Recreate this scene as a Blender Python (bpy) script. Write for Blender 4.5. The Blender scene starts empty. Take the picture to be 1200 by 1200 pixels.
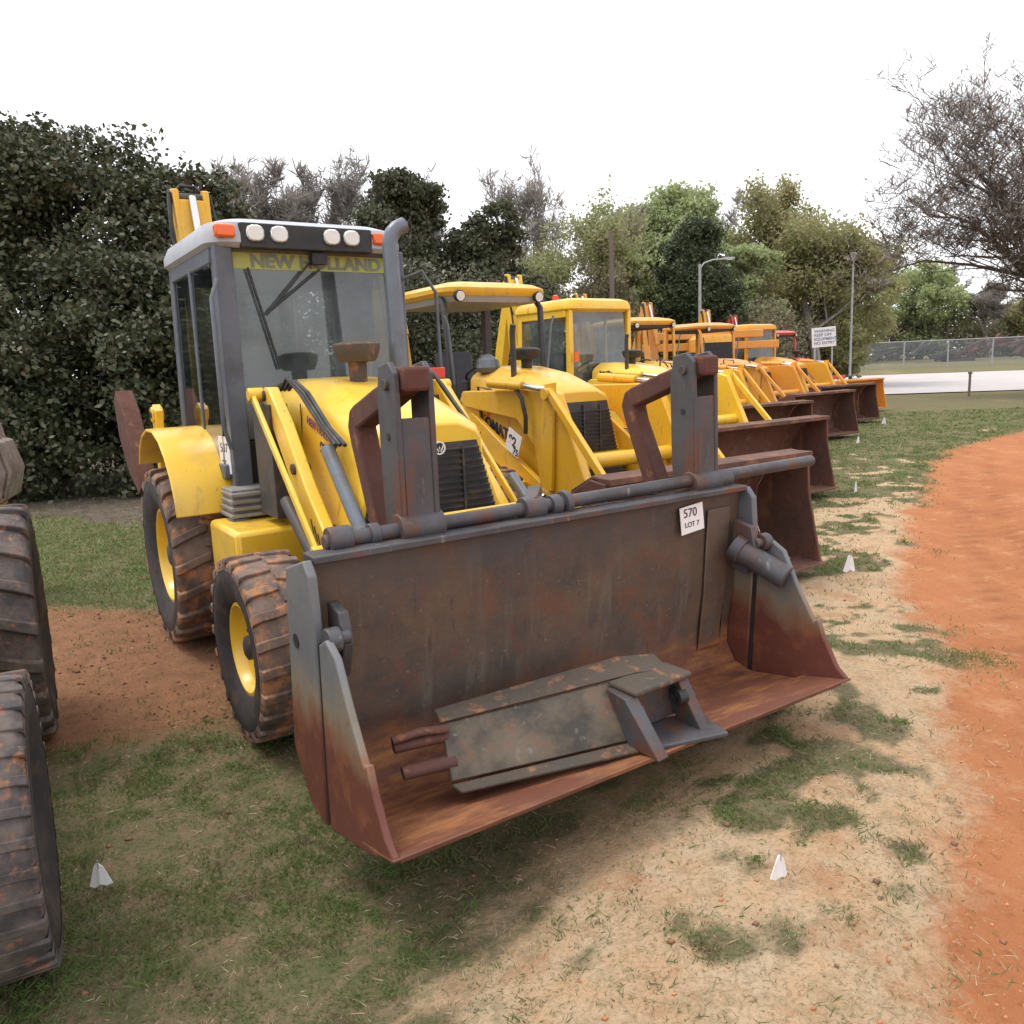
import bpy, math, random
import numpy as np
from mathutils import Vector, Matrix
R = math.radians
S = bpy.context.scene
COL = S.collection
rng = np.random.default_rng(7)
random.seed(7)

# ------------------------------------------------------------------ camera
CAM_H, PITCH, ROLL = 1.8918, .176, -.0416
cd = bpy.data.cameras.new('camera'); cam = bpy.data.objects.new('camera', cd); COL.objects.link(cam)
cd.sensor_width = 36; cd.lens = 945.79/1200*36; cd.clip_start = .05; cd.clip_end = 2000
cam.matrix_world = Matrix.Translation((0, 0, CAM_H)) @ Matrix.Rotation(math.pi/2-PITCH, 4, 'X') @ Matrix.Rotation(ROLL, 4, 'Z')
S.camera = cam
# ------------------------------------------------------------------ sky and sun
SUN_EL, SUN_AZ = R(66), R(-75)            # azimuth measured from +Y (view direction) towards +X
w = bpy.data.worlds.new('World'); S.world = w; w.use_nodes = True
nt = w.node_tree; bg = nt.nodes['Background']
sky = nt.nodes.new('ShaderNodeTexSky'); sky.sky_type = 'NISHITA'; sky.sun_disc = False
sky.sun_elevation = SUN_EL; sky.sun_rotation = SUN_AZ; sky.dust_density = 4; sky.air_density = 1
mix = nt.nodes.new('ShaderNodeMixRGB'); mix.inputs[0].default_value = .86
mix.inputs[2].default_value = (9.2, 9.25, 9.5, 1)          # bright overcast cloud layer
nt.links.new(sky.outputs[0], mix.inputs[1]); nt.links.new(mix.outputs[0], bg.inputs[0])
bg.inputs[1].default_value = .135
sl = bpy.data.lights.new('sun', 'SUN'); sl.energy = 1.5; sl.angle = R(24); sl.color = (1, .95, .87)
sun = bpy.data.objects.new('sun', sl); COL.objects.link(sun)
sd = Vector((math.sin(SUN_AZ)*math.cos(SUN_EL), math.cos(SUN_AZ)*math.cos(SUN_EL), math.sin(SUN_EL)))
sun.rotation_euler = (-sd).to_track_quat('-Z', 'Y').to_euler()
S.view_settings.view_transform = 'Standard'; S.view_settings.look = 'None'
S.view_settings.exposure = 0.47; S.view_settings.gamma = 1.0
S.render.engine = 'CYCLES'

# ------------------------------------------------------------------ materials
def newmat(name):
    m = bpy.data.materials.new(name); m.use_nodes = True
    n = m.node_tree; b = n.nodes['Principled BSDF']
    return m, n, b
def col(c): return (c[0], c[1], c[2], 1)
def noise(n, scale, detail=6, rough=.6, coord='Object', stretch=None, dist=0):
    tc = n.nodes.new('ShaderNodeTexCoord'); t = n.nodes.new('ShaderNodeTexNoise')
    t.inputs['Scale'].default_value = scale; t.inputs['Detail'].default_value = detail
    t.inputs['Roughness'].default_value = rough; t.inputs['Distortion'].default_value = dist
    src = tc.outputs[coord]
    if stretch:
        mp = n.nodes.new('ShaderNodeMapping'); mp.inputs['Scale'].default_value = stretch
        n.links.new(src, mp.inputs[0]); src = mp.outputs[0]
    n.links.new(src, t.inputs[0]); return t.outputs['Fac']
def ramp(n, src, a, b):
    r = n.nodes.new('ShaderNodeMapRange'); r.inputs[1].default_value = a; r.inputs[2].default_value = b
    n.links.new(src, r.inputs[0]); return r.outputs[0]
def mixc(n, fac, c1, c2):
    m = n.nodes.new('ShaderNodeMixRGB')
    for k, c in ((1, c1), (2, c2)):
        if hasattr(c, 'links') or hasattr(c, 'is_linked'): n.links.new(c, m.inputs[k])
        else: m.inputs[k].default_value = col(c)
    if isinstance(fac, (int, float)): m.inputs[0].default_value = fac
    else: n.links.new(fac, m.inputs[0])
    return m.outputs[0]
def mul(n, a, b, op='MULTIPLY'):
    m = n.nodes.new('ShaderNodeMath'); m.operation = op; m.use_clamp = True
    for k, v in ((0, a), (1, b)):
        if isinstance(v, (int, float)): m.inputs[k].default_value = v
        else: n.links.new(v, m.inputs[k])
    return m.outputs[0]
def bump(n, b, src, st, dist=.01):
    bp = n.nodes.new('ShaderNodeBump'); bp.inputs['Strength'].default_value = st; bp.inputs['Distance'].default_value = dist
    n.links.new(src, bp.inputs['Height']); n.links.new(bp.outputs[0], b.inputs['Normal'])
def layered(name, base, layers, rough=.6, metal=0, bmp=.25, bscale=40, bdist=.004, spec=.4):
    """layers: (colour, noise scale, lo, hi, stretch)"""
    m, n, b = newmat(name); c = base
    for L in layers:
        colr, sc, lo, hi = L[:4]; st = L[4] if len(L) > 4 else None
        c = mixc(n, ramp(n, noise(n, sc, 8, .65, stretch=st), lo, hi), c, colr)
    if hasattr(c, 'is_linked'): n.links.new(c, b.inputs['Base Color'])
    else: b.inputs['Base Color'].default_value = col(c)
    b.inputs['Metallic'].default_value = metal
    rr = ramp(n, noise(n, 9, 5), .3, .7)
    mr = n.nodes.new('ShaderNodeMapRange'); mr.inputs[3].default_value = max(rough-.12, .05); mr.inputs[4].default_value = min(rough+.18, 1)
    n.links.new(rr, mr.inputs[0]); n.links.new(mr.outputs[0], b.inputs['Roughness'])
    b.inputs['Specular IOR Level'].default_value = spec
    if bmp: bump(n, b, noise(n, bscale, 6), bmp, bdist)
    return m
M = {}
YEL = (.80, .49, .035)
def yellow(name, c, grime=.5):
    d = (c[0]*.55, c[1]*.5, c[2]*.9+.015)
    pale = (min(c[0]*1.02, 1), c[1]*1.18+.02, c[2]+.10)
    m = layered(name, c, [(pale, 1.6, .45, .85), (d, 3.2, .54, .95), ((.34, .20, .07), 9, .60, .82-.1*grime, (1, 1, .35)), ((.13, .09, .055), 26, .64, .76-.04*grime, (1, 1, .3)), ((.07, .05, .04), 70, .70, .76)],
                .33, bmp=.10, bscale=14)
    b = m.node_tree.nodes['Principled BSDF']; b.inputs['Coat Weight'].default_value = .5*(1.1-grime); b.inputs['Coat Roughness'].default_value = .22
    return m
M['yellow'] = yellow('yellow_paint', YEL, .4)
M['yellow_deep'] = yellow('deep_yellow_paint', (.70, .38, .02), .7)
M['amber'] = yellow('amber_paint', (.68, .34, .035), 1.3)
M['orange'] = yellow('orange_paint', (.66, .28, .04), 1.3)
M['red'] = yellow('red_paint', (.55, .06, .03), .7)
M['slate'] = layered('slate_grey_paint', (.105, .115, .14), [((.05, .05, .06), 4, .45, .8), ((.20, .17, .14), 20, .62, .8)], .42, bmp=.06)
M['white'] = layered('pale_grey_roof', (.40, .415, .45), [((.29, .29, .31), 4, .5, .9)], .4, bmp=.03)
M['black'] = layered('black_plastic', (.022, .022, .024), [((.07, .06, .05), 12, .5, .9)], .5, bmp=.1)
M['darksteel'] = layered('dark_steel', (.05, .05, .055), [((.14, .09, .06), 9, .5, .75)], .5, .2)
M['step'] = layered('worn_step_metal', (.26, .25, .24), [((.13, .11, .1), 12, .45, .8)], .55, .2)
M['chrome'] = layered('hydraulic_rod', (.62, .62, .64), [((.3, .28, .26), 20, .6, .8)], .2, 1, 0)
M['cylgrey'] = layered('cylinder_grey', (.135, .155, .185), [((.12, .1, .09), 12, .5, .8)], .35, .3)
M['rubber'] = layered('tyre_sidewall', (.032, .029, .031), [((.12, .075, .05), 7, .48, .78)], .75, bmp=.3)
M['tread'] = layered('clay_dusted_tread', (.075, .060, .056), [((.22, .15, .115), 5, .36, .66), ((.40, .19, .095), 9, .48, .62)], .85, bmp=.5, bscale=60)
M['tread_dark'] = layered('dark_worn_tread', (.050, .045, .046), [((.15, .12, .105), 9, .40, .66), ((.28, .12, .06), 22, .56, .70)], .85, bmp=.5, bscale=60)
M['rust'] = layered('red_brown_rust', (.105, .042, .03), [((.075, .035, .03), 7, .42, .7), ((.27, .11, .05), 16, .58, .75)], .8, bmp=.5)
M['dirt_top'] = layered('mud_caked_steel', (.085, .064, .048), [((.05, .055, .048), 7, .45, .7), ((.30, .13, .06), 14, .55, .7)], .9, bmp=.7, bscale=30, bdist=.01)
M['forkgrey'] = layered('scuffed_grey_steel', (.088, .088, .098), [((.06, .052, .05), 5, .4, .7), ((.15, .062, .036), 6, .50, .66, (1, 1, .35)), ((.24, .23, .22), 30, .62, .75, (1, 1, .2))], .5, .25, .3)
M['seat'] = layered('grey_seat_cloth', (.07, .075, .085), [], .8)
M['paper'] = layered('white_paper', (.78, .76, .75), [((.6, .57, .55), 30, .5, .8)], .7, bmp=0)
M['ink'] = layered('marker_ink', (.05, .04, .07), [], .6, bmp=0)
M['inkred'] = layered('faded_purple_lettering', (.24, .08, .14), [], .5, bmp=0)
M['lettergrey'] = layered('grey_lettering', (.17, .19, .15), [], .5, bmp=0)
M['band'] = layered('yellow_green_sun_strip', (.40, .42, .10), [((.30, .32, .09), 5, .4, .8)], .5, bmp=0)
M['wood'] = layered('weathered_pole', (.16, .13, .11), [], .8)
M['galv'] = layered('galvanised_metal', (.42, .43, .44), [((.3, .3, .3), 8, .4, .8)], .45, .4)
M['concrete'] = layered('pale_concrete', (.47, .43, .42), [((.40, .37, .36), .4, .4, .7), ((.42, .38, .36), 3, .6, .8)], .9, bmp=.1)

def bucket_mat(name, grey=.5):
    """worn steel: grey-brown high up, orange-red rust towards the cutting edge (object Z) and in blotches"""
    m, n, b = newmat(name)
    tc = n.nodes.new('ShaderNodeTexCoord'); sp = n.nodes.new('ShaderNodeSeparateXYZ'); n.links.new(tc.outputs['Object'], sp.inputs[0])
    c = mixc(n, ramp(n, noise(n, 2.3, 9, .7), .38, .62), (.070, .059, .054), (.145, .095, .062))
    c = mixc(n, ramp(n, noise(n, 4.2, 9, .78, dist=.6), .50, .66), c, (.160, .070, .042))
    c = mixc(n, ramp(n, noise(n, 13, 9, .7, stretch=(1, 1, .3)), .60, .72), c, (.042, .034, .032))
    c = mixc(n, ramp(n, noise(n, 7, 7, .7, stretch=(1, 1, .10)), .54, .74), c, (.17, .145, .115))
    c = mixc(n, ramp(n, noise(n, 55, 3, .6), .66, .74), c, (.25, .20, .15))
    # top band: bluish grey paint
    zt = ramp(n, sp.outputs[2], .95, 1.2)
    c = mixc(n, mul(n, zt, ramp(n, noise(n, 3, 8, .7), .3, .6)), c, (.075, .075, .082))
    # lower zone: bright rust; irregular border
    nz = noise(n, 3.5, 8, .7)
    zl = ramp(n, mul(n, sp.outputs[2], mul(n, nz, .5), 'SUBTRACT'), .30, .14)
    c = mixc(n, mul(n, zl, .95), c, (.165, .056, .030))
    c = mixc(n, mul(n, zl, ramp(n, noise(n, 7, 8, .7, stretch=(1, .3, 1)), .47, .66)), c, (.38, .165, .06))
    c = mixc(n, mul(n, zl, ramp(n, noise(n, 19, 8, .7, stretch=(1, .3, 1)), .52, .68)), c, (.12, .05, .04))
    n.links.new(c, b.inputs['Base Color']); b.inputs['Metallic'].default_value = .15
    rr = n.nodes.new('ShaderNodeMapRange'); rr.inputs[3].default_value = .42; rr.inputs[4].default_value = .85
    n.links.new(noise(n, 6, 6), rr.inputs[0]); n.links.new(rr.outputs[0], b.inputs['Roughness'])
    bump(n, b, noise(n, 22, 9, .7), .5, .008)
    return m
M['bucket'] = bucket_mat('worn_bucket_steel')
def side_mat(name):
    m, n, b = newmat(name)
    tc = n.nodes.new('ShaderNodeTexCoord'); sp = n.nodes.new('ShaderNodeSeparateXYZ'); n.links.new(tc.outputs['Object'], sp.inputs[0])
    c = mixc(n, ramp(n, noise(n, 3, 8, .7), .35, .7), (.125, .135, .15), (.18, .18, .175))
    c = mixc(n, ramp(n, noise(n, 16, 8, .7), .6, .75), c, (.08, .05, .045))
    nz = noise(n, 2.6, 8, .7, stretch=(1, 1, .5))
    zl = ramp(n, mul(n, sp.outputs[2], mul(n, nz, .6), 'SUBTRACT'), .56, .34)
    c = mixc(n, mul(n, zl, .75), c, (.30, .20, .09))
    zl2 = ramp(n, mul(n, sp.outputs[2], mul(n, nz, .6), 'SUBTRACT'), .44, .28)
    c = mixc(n, zl2, c, (.135, .042, .028))
    c = mixc(n, mul(n, zl2, ramp(n, noise(n, 9, 8), .5, .7)), c, (.24, .085, .035))
    n.links.new(c, b.inputs['Base Color']); b.inputs['Roughness'].default_value = .6; b.inputs['Metallic'].default_value = .15
    bump(n, b, noise(n, 25, 9, .7), .4, .006); return m
M['bucketside'] = side_mat('grey_and_rust_side_plate')
M['brownbucket'] = layered('brown_rusted_bucket', (.14, .065, .045), [((.075, .045, .04), 2.2, .42, .66), ((.28, .14, .07), 4.5, .52, .74), ((.05, .03, .03), 11, .58, .72, (1, 1, .4))], .8, .1, .5, 22, .008)

def glass(name, tint, milky=.10, dcol=(.33, .38, .40)):
    m = bpy.data.materials.new(name); m.use_nodes = True; n = m.node_tree; n.nodes.clear()
    out = n.nodes.new('ShaderNodeOutputMaterial'); tr = n.nodes.new('ShaderNodeBsdfTransparent'); tr.inputs[0].default_value = col(tint)
    gl = n.nodes.new('ShaderNodeBsdfGlossy'); gl.inputs['Roughness'].default_value = .04
    df = n.nodes.new('ShaderNodeBsdfDiffuse'); df.inputs[0].default_value = col(dcol)
    lw = n.nodes.new('ShaderNodeLayerWeight'); lw.inputs[0].default_value = .5
    pw = n.nodes.new('ShaderNodeMath'); pw.operation = 'POWER'; n.links.new(lw.outputs['Facing'], pw.inputs[0]); pw.inputs[1].default_value = 3.5
    fr = n.nodes.new('ShaderNodeMath'); fr.operation = 'MULTIPLY_ADD'; n.links.new(pw.outputs[0], fr.inputs[0]); fr.inputs[1].default_value = .85; fr.inputs[2].default_value = .09
    m1 = n.nodes.new('ShaderNodeMixShader'); m2 = n.nodes.new('ShaderNodeMixShader')
    dn = ramp(n, noise(n, 2.5, 6), .2, .9); n.links.new(mul(n, dn, milky*2), m1.inputs[0])  # diffuse layer carries dust and a milky reflection haze as colour
    n.links.new(tr.outputs[0], m1.inputs[1]); n.links.new(df.outputs[0], m1.inputs[2])
    n.links.new(fr.outputs[0], m2.inputs[0]); n.links.new(m1.outputs[0], m2.inputs[1]); n.links.new(gl.outputs[0], m2.inputs[2])
    n.links.new(m2.outputs[0], out.inputs[0]); return m
M['glass'] = glass('milky_windscreen', (.52, .58, .58), .23, (.30, .35, .36))
M['glassdark'] = glass('tinted_side_glass', (.16, .21, .25), .12, (.08, .11, .14))
m, n, b = newmat('lamp_lens'); b.inputs['Base Color'].default_value = (.75, .74, .70, 1); b.inputs['Roughness'].default_value = .12
vo = n.nodes.new('ShaderNodeTexVoronoi'); vo.inputs['Scale'].default_value = 90; bump(n, b, vo.outputs[0], .6, .004); b.inputs['Metallic'].default_value = .7; M['lens'] = m
m, n, b = newmat('amber_lens'); b.inputs['Base Color'].default_value = (.80, .13, .015, 1); b.inputs['Roughness'].default_value = .15; M['amberlens'] = m
m, n, b = newmat('red_lens'); b.inputs['Base Color'].default_value = (.65, .05, .02, 1); b.inputs['Roughness'].default_value = .2; M['redlens'] = m

# ------------------------------------------------------------------ mesh helpers
class MB:
    def __init__(s): s.v = []; s.f = []
    def add(s, vs, fs):
        o = len(s.v); s.v += [tuple(v) for v in vs]; s.f += [tuple(i+o for i in f) for f in fs]; return s
    def box(s, c, d, rot=None):
        hx, hy, hz = d[0]/2, d[1]/2, d[2]/2
        vs = [Vector((x, y, z)) for x in (-hx, hx) for y in (-hy, hy) for z in (-hz, hz)]
        if rot is not None: vs = [rot @ v for v in vs]
        return s.add([v+Vector(c) for v in vs], [(0, 1, 3, 2), (4, 6, 7, 5), (0, 4, 5, 1), (2, 3, 7, 6), (0, 2, 6, 4), (1, 5, 7, 3)])
    def bb(s, x0, x1, y0, y1, z0, z1): return s.box(((x0+x1)/2, (y0+y1)/2, (z0+z1)/2), (abs(x1-x0), abs(y1-y0), abs(z1-z0)))
    def beam(s, p, q, w, h, up=(0, 0, 1)):
        p, q = Vector(p), Vector(q); d = (q-p); L = d.length; d.normalize(); u = Vector(up)
        if abs(d.dot(u)) > .98: u = Vector((1, 0, 0))
        a = u.cross(d).normalized(); b_ = d.cross(a)
        m = Matrix((d, a, b_)).transposed()
        return s.box((p+q)/2, (L, w, h), m)
    def cyl(s, p, q, r, n=16, r2=None, cap=True):
        p, q = Vector(p), Vector(q); d = (q-p).normalized(); r2 = r if r2 is None else r2
        u = Vector((0, 0, 1)) if abs(d.z) < .9 else Vector((1, 0, 0)); a = u.cross(d).normalized(); b_ = d.cross(a)
        vs = []
        for c, rr in ((p, r), (q, r2)):
            for k in range(n):
                t = 2*math.pi*k/n; vs.append(c+a*(rr*math.cos(t))+b_*(rr*math.sin(t)))
        fs = [(k, (k+1) % n, n+(k+1) % n, n+k) for k in range(n)]
        if cap: fs += [tuple(range(n-1, -1, -1)), tuple(range(n, 2*n))]
        return s.add(vs, fs)
    def tube(s, path, r, n=8):
        P = [Vector(p) for p in path]; vs = []; N = len(P)
        pa = None
        for i, p in enumerate(P):
            d = (P[min(i+1, N-1)]-P[max(i-1, 0)]).normalized()
            if pa is None:
                u = Vector((0, 0, 1)) if abs(d.z) < .9 else Vector((1, 0, 0)); a = u.cross(d).normalized()
            else: a = (pa-d*pa.dot(d)).normalized()
            pa = a; b_ = d.cross(a); rr = r[i] if isinstance(r, (list, tuple)) else r
            vs += [p+a*(rr*math.cos(2*math.pi*k/n))+b_*(rr*math.sin(2*math.pi*k/n)) for k in range(n)]
        fs = [(i*n+k, i*n+(k+1) % n, (i+1)*n+(k+1) % n, (i+1)*n+k) for i in range(N-1) for k in range(n)]
        fs += [tuple(range(n-1, -1, -1)), tuple(range((N-1)*n, N*n))]
        return s.add(vs, fs)
    def prism(s, poly, y0, y1):        # polygon of (x, z), extruded along y
        n = len(poly); A = sum(poly[i][0]*poly[(i+1) % n][1]-poly[(i+1) % n][0]*poly[i][1] for i in range(n))
        if (A > 0) == (y1 > y0): poly = poly[::-1]
        vs = [(x, y0, z) for x, z in poly]+[(x, y1, z) for x, z in poly]
        fs = [(k, (k+1) % n, n+(k+1) % n, n+k) for k in range(n)]
        return s.add(vs, [tuple(range(n-1, -1, -1)), tuple(range(n, 2*n))]+fs)
    def strip(s, pts, y0, y1, t):      # open polyline of (x, z) with thickness t, extruded along y
        P = [Vector((x, 0, z)) for x, z in pts]; off = []
        for i, p in enumerate(P):
            d = (P[min(i+1, len(P)-1)]-P[max(i-1, 0)]).normalized(); off.append(p+Vector((-d.z, 0, d.x))*t)
        return s.prism([(p.x, p.z) for p in P]+[(p.x, p.z) for p in reversed(off)], y0, y1)
    def lathe(s, prof, c, n=48, axis='Y'):   # prof of (y, r) around the Y (or Z) axis
        vs = []; N = len(prof)
        for y, r in prof:
            for k in range(n):
                t = 2*math.pi*k/n
                vs.append((c[0]+r*math.cos(t), c[1]+y, c[2]+r*math.sin(t)) if axis == 'Y' else (c[0]+r*math.cos(t), c[1]+r*math.sin(t), c[2]+y))
        fs = [(i*n+k, i*n+(k+1) % n, (i+1)*n+(k+1) % n, (i+1)*n+k) for i in range(N-1) for k in range(n)]
        return s.add(vs, fs)
    def loft(s, rings, close=True):
        n = len(rings[0]); vs = [p for r in rings for p in r]
        fs = [(i*n+k, i*n+(k+1) % n, (i+1)*n+(k+1) % n, (i+1)*n+k) for i in range(len(rings)-1) for k in range(n)]
        if close: fs += [tuple(range(n-1, -1, -1)), tuple(range((len(rings)-1)*n, len(rings)*n))]
        return s.add(vs, fs)
    def build(s, name, mat, parent=None, bevel=0, smooth=True, fix=True, solid=0):
        me = bpy.data.meshes.new(name); me.from_pydata(s.v, [], s.f); me.update()
        if fix:
            import bmesh
            bm = bmesh.new(); bm.from_mesh(me); bmesh.ops.recalc_face_normals(bm, faces=bm.faces); bm.to_mesh(me); bm.free()
        if smooth:
            me.polygons.foreach_set('use_smooth', [True]*len(me.polygons)); me.set_sharp_from_angle(angle=R(38))
        me.materials.append(mat)
        o = bpy.data.objects.new(name, me); COL.objects.link(o); o.parent = parent
        if bevel:
            bv = o.modifiers.new('bevel', 'BEVEL'); bv.width = bevel; bv.segments = 2; bv.limit_method = 'ANGLE'; bv.angle_limit = R(35)
        return o
def empty(name, loc=(0, 0, 0), rz=0):
    o = bpy.data.objects.new(name, None); COL.objects.link(o); o.location = loc; o.rotation_euler = (0, 0, rz); o.empty_display_size = .2; return o
def tag(o, label=None, cat=None, group=None, kind=None):
    if label: o['label'] = label
    if cat: o['category'] = cat
    if group: o['group'] = group
    if kind: o['kind'] = kind
    return o
def text(name, s, size, origin, xdir, ydir, mat, parent, extrude=.001, shear=0, bold=0, squash=1):
    c = bpy.data.curves.new(name, 'FONT'); c.body = s; c.size = size; c.extrude = extrude; c.shear = shear; c.offset = bold
    t = bpy.data.objects.new(name, c); COL.objects.link(t); bpy.context.view_layer.update()
    me = bpy.data.meshes.new_from_object(t); COL.objects.unlink(t); bpy.data.objects.remove(t)
    x = Vector(xdir).normalized()*squash; y = Vector(ydir).normalized(); z = x.cross(y).normalized()
    mt = Matrix((x, y, z)).transposed().to_4x4(); mt.translation = Vector(origin)
    me.transform(mt); me.name = name; me.materials.clear(); me.materials.append(mat)
    o = bpy.data.objects.new(name, me); COL.objects.link(o); o.parent = parent; return o

# ------------------------------------------------------------------ value noise for the terrain
_tab = rng.random((256, 256))
def vnoise(x, y):
    xi, yi = np.floor(x).astype(int), np.floor(y).astype(int); fx, fy = x-xi, y-yi
    fx = fx*fx*(3-2*fx); fy = fy*fy*(3-2*fy); g = lambda i, j: _tab[i % 256, j % 256]
    return (g(xi, yi)*(1-fx)+g(xi+1, yi)*fx)*(1-fy)+(g(xi, yi+1)*(1-fx)+g(xi+1, yi+1)*fx)*fy
def fbm(x, y, sc, o=4):
    r = 0; a = .5; t = 0
    for k in range(o):
        r = r+a*vnoise(x*sc+17.3*k, y*sc+5.7*k); t += a; a *= .55; sc *= 2.1
    return r/t
def sst(x, a, b): t = np.clip((x-a)/(b-a), 0, 1); return t*t*(3-2*t)

# machine row frame
YAW = .5815; MX, MY = -.5571, 4.6344
FX = np.array([math.sin(YAW), -math.cos(YAW)]); LF = np.array([math.cos(YAW), math.sin(YAW)])
def row(X, Y): return np.array([MX, MY])+X*FX+Y*LF
RZ = YAW-math.pi/2

def ground_z(x, y):
    dx, dy = x-MX, y-MY
    X = dx*FX[0]+dy*FX[1]; Y = dx*LF[0]+dy*LF[1]
    u = X+.66*Y
    z = .19*sst(u, .9, 2.6)*(1-sst(y, 4.2, 6.2))*(1-.6*sst(x, 1.2, 3.5))
    z = z+.9*sst(y, 42, 95)
    z = z+.030*(fbm(x, y, 1.1)-.5)*(1+0*x)
    z = z+.16*sst(-x-.42*(y-11)+0, 5.2, 9)*sst(y, 8, 12)
    z = z-.020
    return z
def gz(x, y): return float(ground_z(np.array([float(x)]), np.array([float(y)]))[0])
EY = np.array([-60, 0, 2.45, 4.15, 6.5, 8.96, 15.6, 18.9, 21.5, 24, 60]); EX = np.array([-6, .0, 1.33, 2.17, 3.1, 4.3, 8.2, 12.0, 17, 28, 200])
def masks(x, y):
    n1 = fbm(x, y, .8); n2 = fbm(x+31, y+9, 2.6); n3 = fbm(x+3, y+77, 6)
    e = np.interp(y, EY, EX)
    clay = sst(x-e+(n1-.5)*.55+(n2-.5)*.45+(n3-.5)*.3, -.25, .55)
    d = e-x                                        # distance left of the clay road
    sand = sst((n1-.5)*1.3+(n2-.5)*1.5+(n3-.5)*.9+.62*np.exp(-(np.maximum(d, 0)/1.5)**2)*(1-.8*sst(y, 9, 14)), .22, .52)
    sand = sand*(1-.80*sst(d+(n2-.5), .9, 2.1)*(1-sst(y, 6, 8)))*(1-.5*sst(d, 2.2, 4.2))
    # brown dirt between the first machine and the tyres on the left
    ax, ay, bx, by = -4.0, 6.9, -1.1, 3.9
    t = np.clip(((x-ax)*(bx-ax)+(y-ay)*(by-ay))/((bx-ax)**2+(by-ay)**2), 0, 1)
    dd = np.hypot(x-ax-t*(bx-ax), y-ay-t*(by-ay))
    band = sst(y-.35*(x+2), 3.75, 4.6)*(1-sst(y+.25*(x+3), 6.3, 7.0))
    dirt = sst(.95-dd*.65+(n2-.5)*.9+(n1-.5)*.5, .10, .38)*band
    under = 0
    for (X0, Y0) in ((-1, 0), (-3.1, 2.95), (-5.6, 6.6), (-8, 10.2)):
        c = row(X0, Y0); under = np.maximum(under, np.exp(-((x-c[0])**2+(y-c[1])**2)/3.2))
    dirt = np.maximum(dirt, sst(under+(n2-.5)*.6, .35, .8)*.8)
    litter = sst(y-10.6+.25*(x+5)+(n2-.5)*1.2, 0, 1)*sst(-x-.0*(y), 2.5, 4.0)
    global LUSH
    LUSH = np.maximum(sst(y-.1*x, 6.3, 7.6)*sst(-x, 1.0, 2.6)*(1-litter), sst(y, 9, 14)*sst(x, 0, 3)*.5*sst(n1, .3, .7))*(.55+.45*n2)
    return clay, np.clip(sand, 0, 1)*(1-.7*LUSH), np.clip(dirt, 0, 1), litter, n1, n2, n3

# ------------------------------------------------------------------ ground sheet
def axis_pts(lo, hi, step, far, grow=1.17):
    a = list(np.arange(lo, hi+1e-6, step)); s_ = step; x = hi
    while x < far: s_ *= grow; x += s_; a.append(x)
    s_ = step; x = lo
    while x > -far: s_ *= grow; x -= s_; a.insert(0, x)
    return np.array(a)
gx = axis_pts(-6.5, 8.5, .075, 420); gy = axis_pts(.6, 13, .08, 420)
XX, YY = np.meshgrid(gx, gy); ZZ = ground_z(XX.ravel(), YY.ravel())
cl, sa, di, li, n1, n2, n3 = masks(XX.ravel(), YY.ravel())
# tyre ruts in the clay road
e_ = np.interp(YY.ravel(), EY, EX); du = XX.ravel()-e_
ZZ = ZZ + cl*(-.035+.02*(fbm(XX.ravel()*1.0, YY.ravel(), 5)-.5)) + cl*.020*np.sin(YY.ravel()*24-XX.ravel()*9)*(np.exp(-((du-1.1)/.22)**2)+np.exp(-((du-2.9)/.25)**2))-cl*.03*(np.exp(-((du-1.1)/.3)**2)+np.exp(-((du-2.9)/.3)**2))
ZZ = ZZ + di*.035*(fbm(XX.ravel(), YY.ravel(), 6)-.5)
nx, ny = len(gx), len(gy)
idx = np.arange(nx*ny).reshape(ny, nx)
F = np.stack([idx[:-1, :-1], idx[:-1, 1:], idx[1:, 1:], idx[1:, :-1]], -1).reshape(-1, 4)
me = bpy.data.meshes.new('ground'); me.vertices.add(nx*ny); me.loops.add(F.size); me.polygons.add(len(F))
me.vertices.foreach_set('co', np.stack([XX.ravel(), YY.ravel(), ZZ], -1).ravel())
me.loops.foreach_set('vertex_index', F.ravel()); me.polygons.foreach_set('loop_start', np.arange(len(F))*4)
me.polygons.foreach_set('use_smooth', np.ones(len(F), bool)); me.update()
a2 = me.color_attributes.new('lush', 'FLOAT_COLOR', 'POINT'); rutm = cl*sum(np.exp(-((du-c_+.12*np.sin(YY.ravel()*.5+c_))/.16)**2) for c_ in (.75, 1.25, 2.2, 2.75, 4.2, 4.8))*(.5+.5*np.sin(YY.ravel()*30-XX.ravel()*10))
a2.data.foreach_set('color', np.stack([LUSH, np.clip(rutm, 0, 1), LUSH, LUSH], -1).ravel())
at = me.color_attributes.new('cover', 'FLOAT_COLOR', 'POINT'); at.data.foreach_set('color', np.stack([cl, sa, di, li], -1).ravel())
m, n, b = newmat('ground_cover')
va = n.nodes.new('ShaderNodeVertexColor'); va.layer_name = 'cover'; sp = n.nodes.new('ShaderNodeSeparateColor'); n.links.new(va.outputs[0], sp.inputs[0])
def jag(src, sc, amp):      # break a mask's border up with fine noise
    t = n.nodes.new('ShaderNodeMath'); t.operation = 'MULTIPLY_ADD'; n.links.new(noise(n, sc, 6, .7), t.inputs[0]); t.inputs[1].default_value = amp; 
    u = n.nodes.new('ShaderNodeMath'); u.operation = 'SUBTRACT'; n.links.new(src, u.inputs[0]); u.inputs[1].default_value = amp/2
    n.links.new(u.outputs[0], t.inputs[2]); return ramp(n, t.outputs[0], .25, .75)
turf = mixc(n, ramp(n, noise(n, 1.3, 8, .7), .35, .65), (.10, .125, .045), (.175, .145, .085))
turf = mixc(n, ramp(n, noise(n, 9, 8, .75), .42, .66), turf, (.255, .18, .115))
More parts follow.
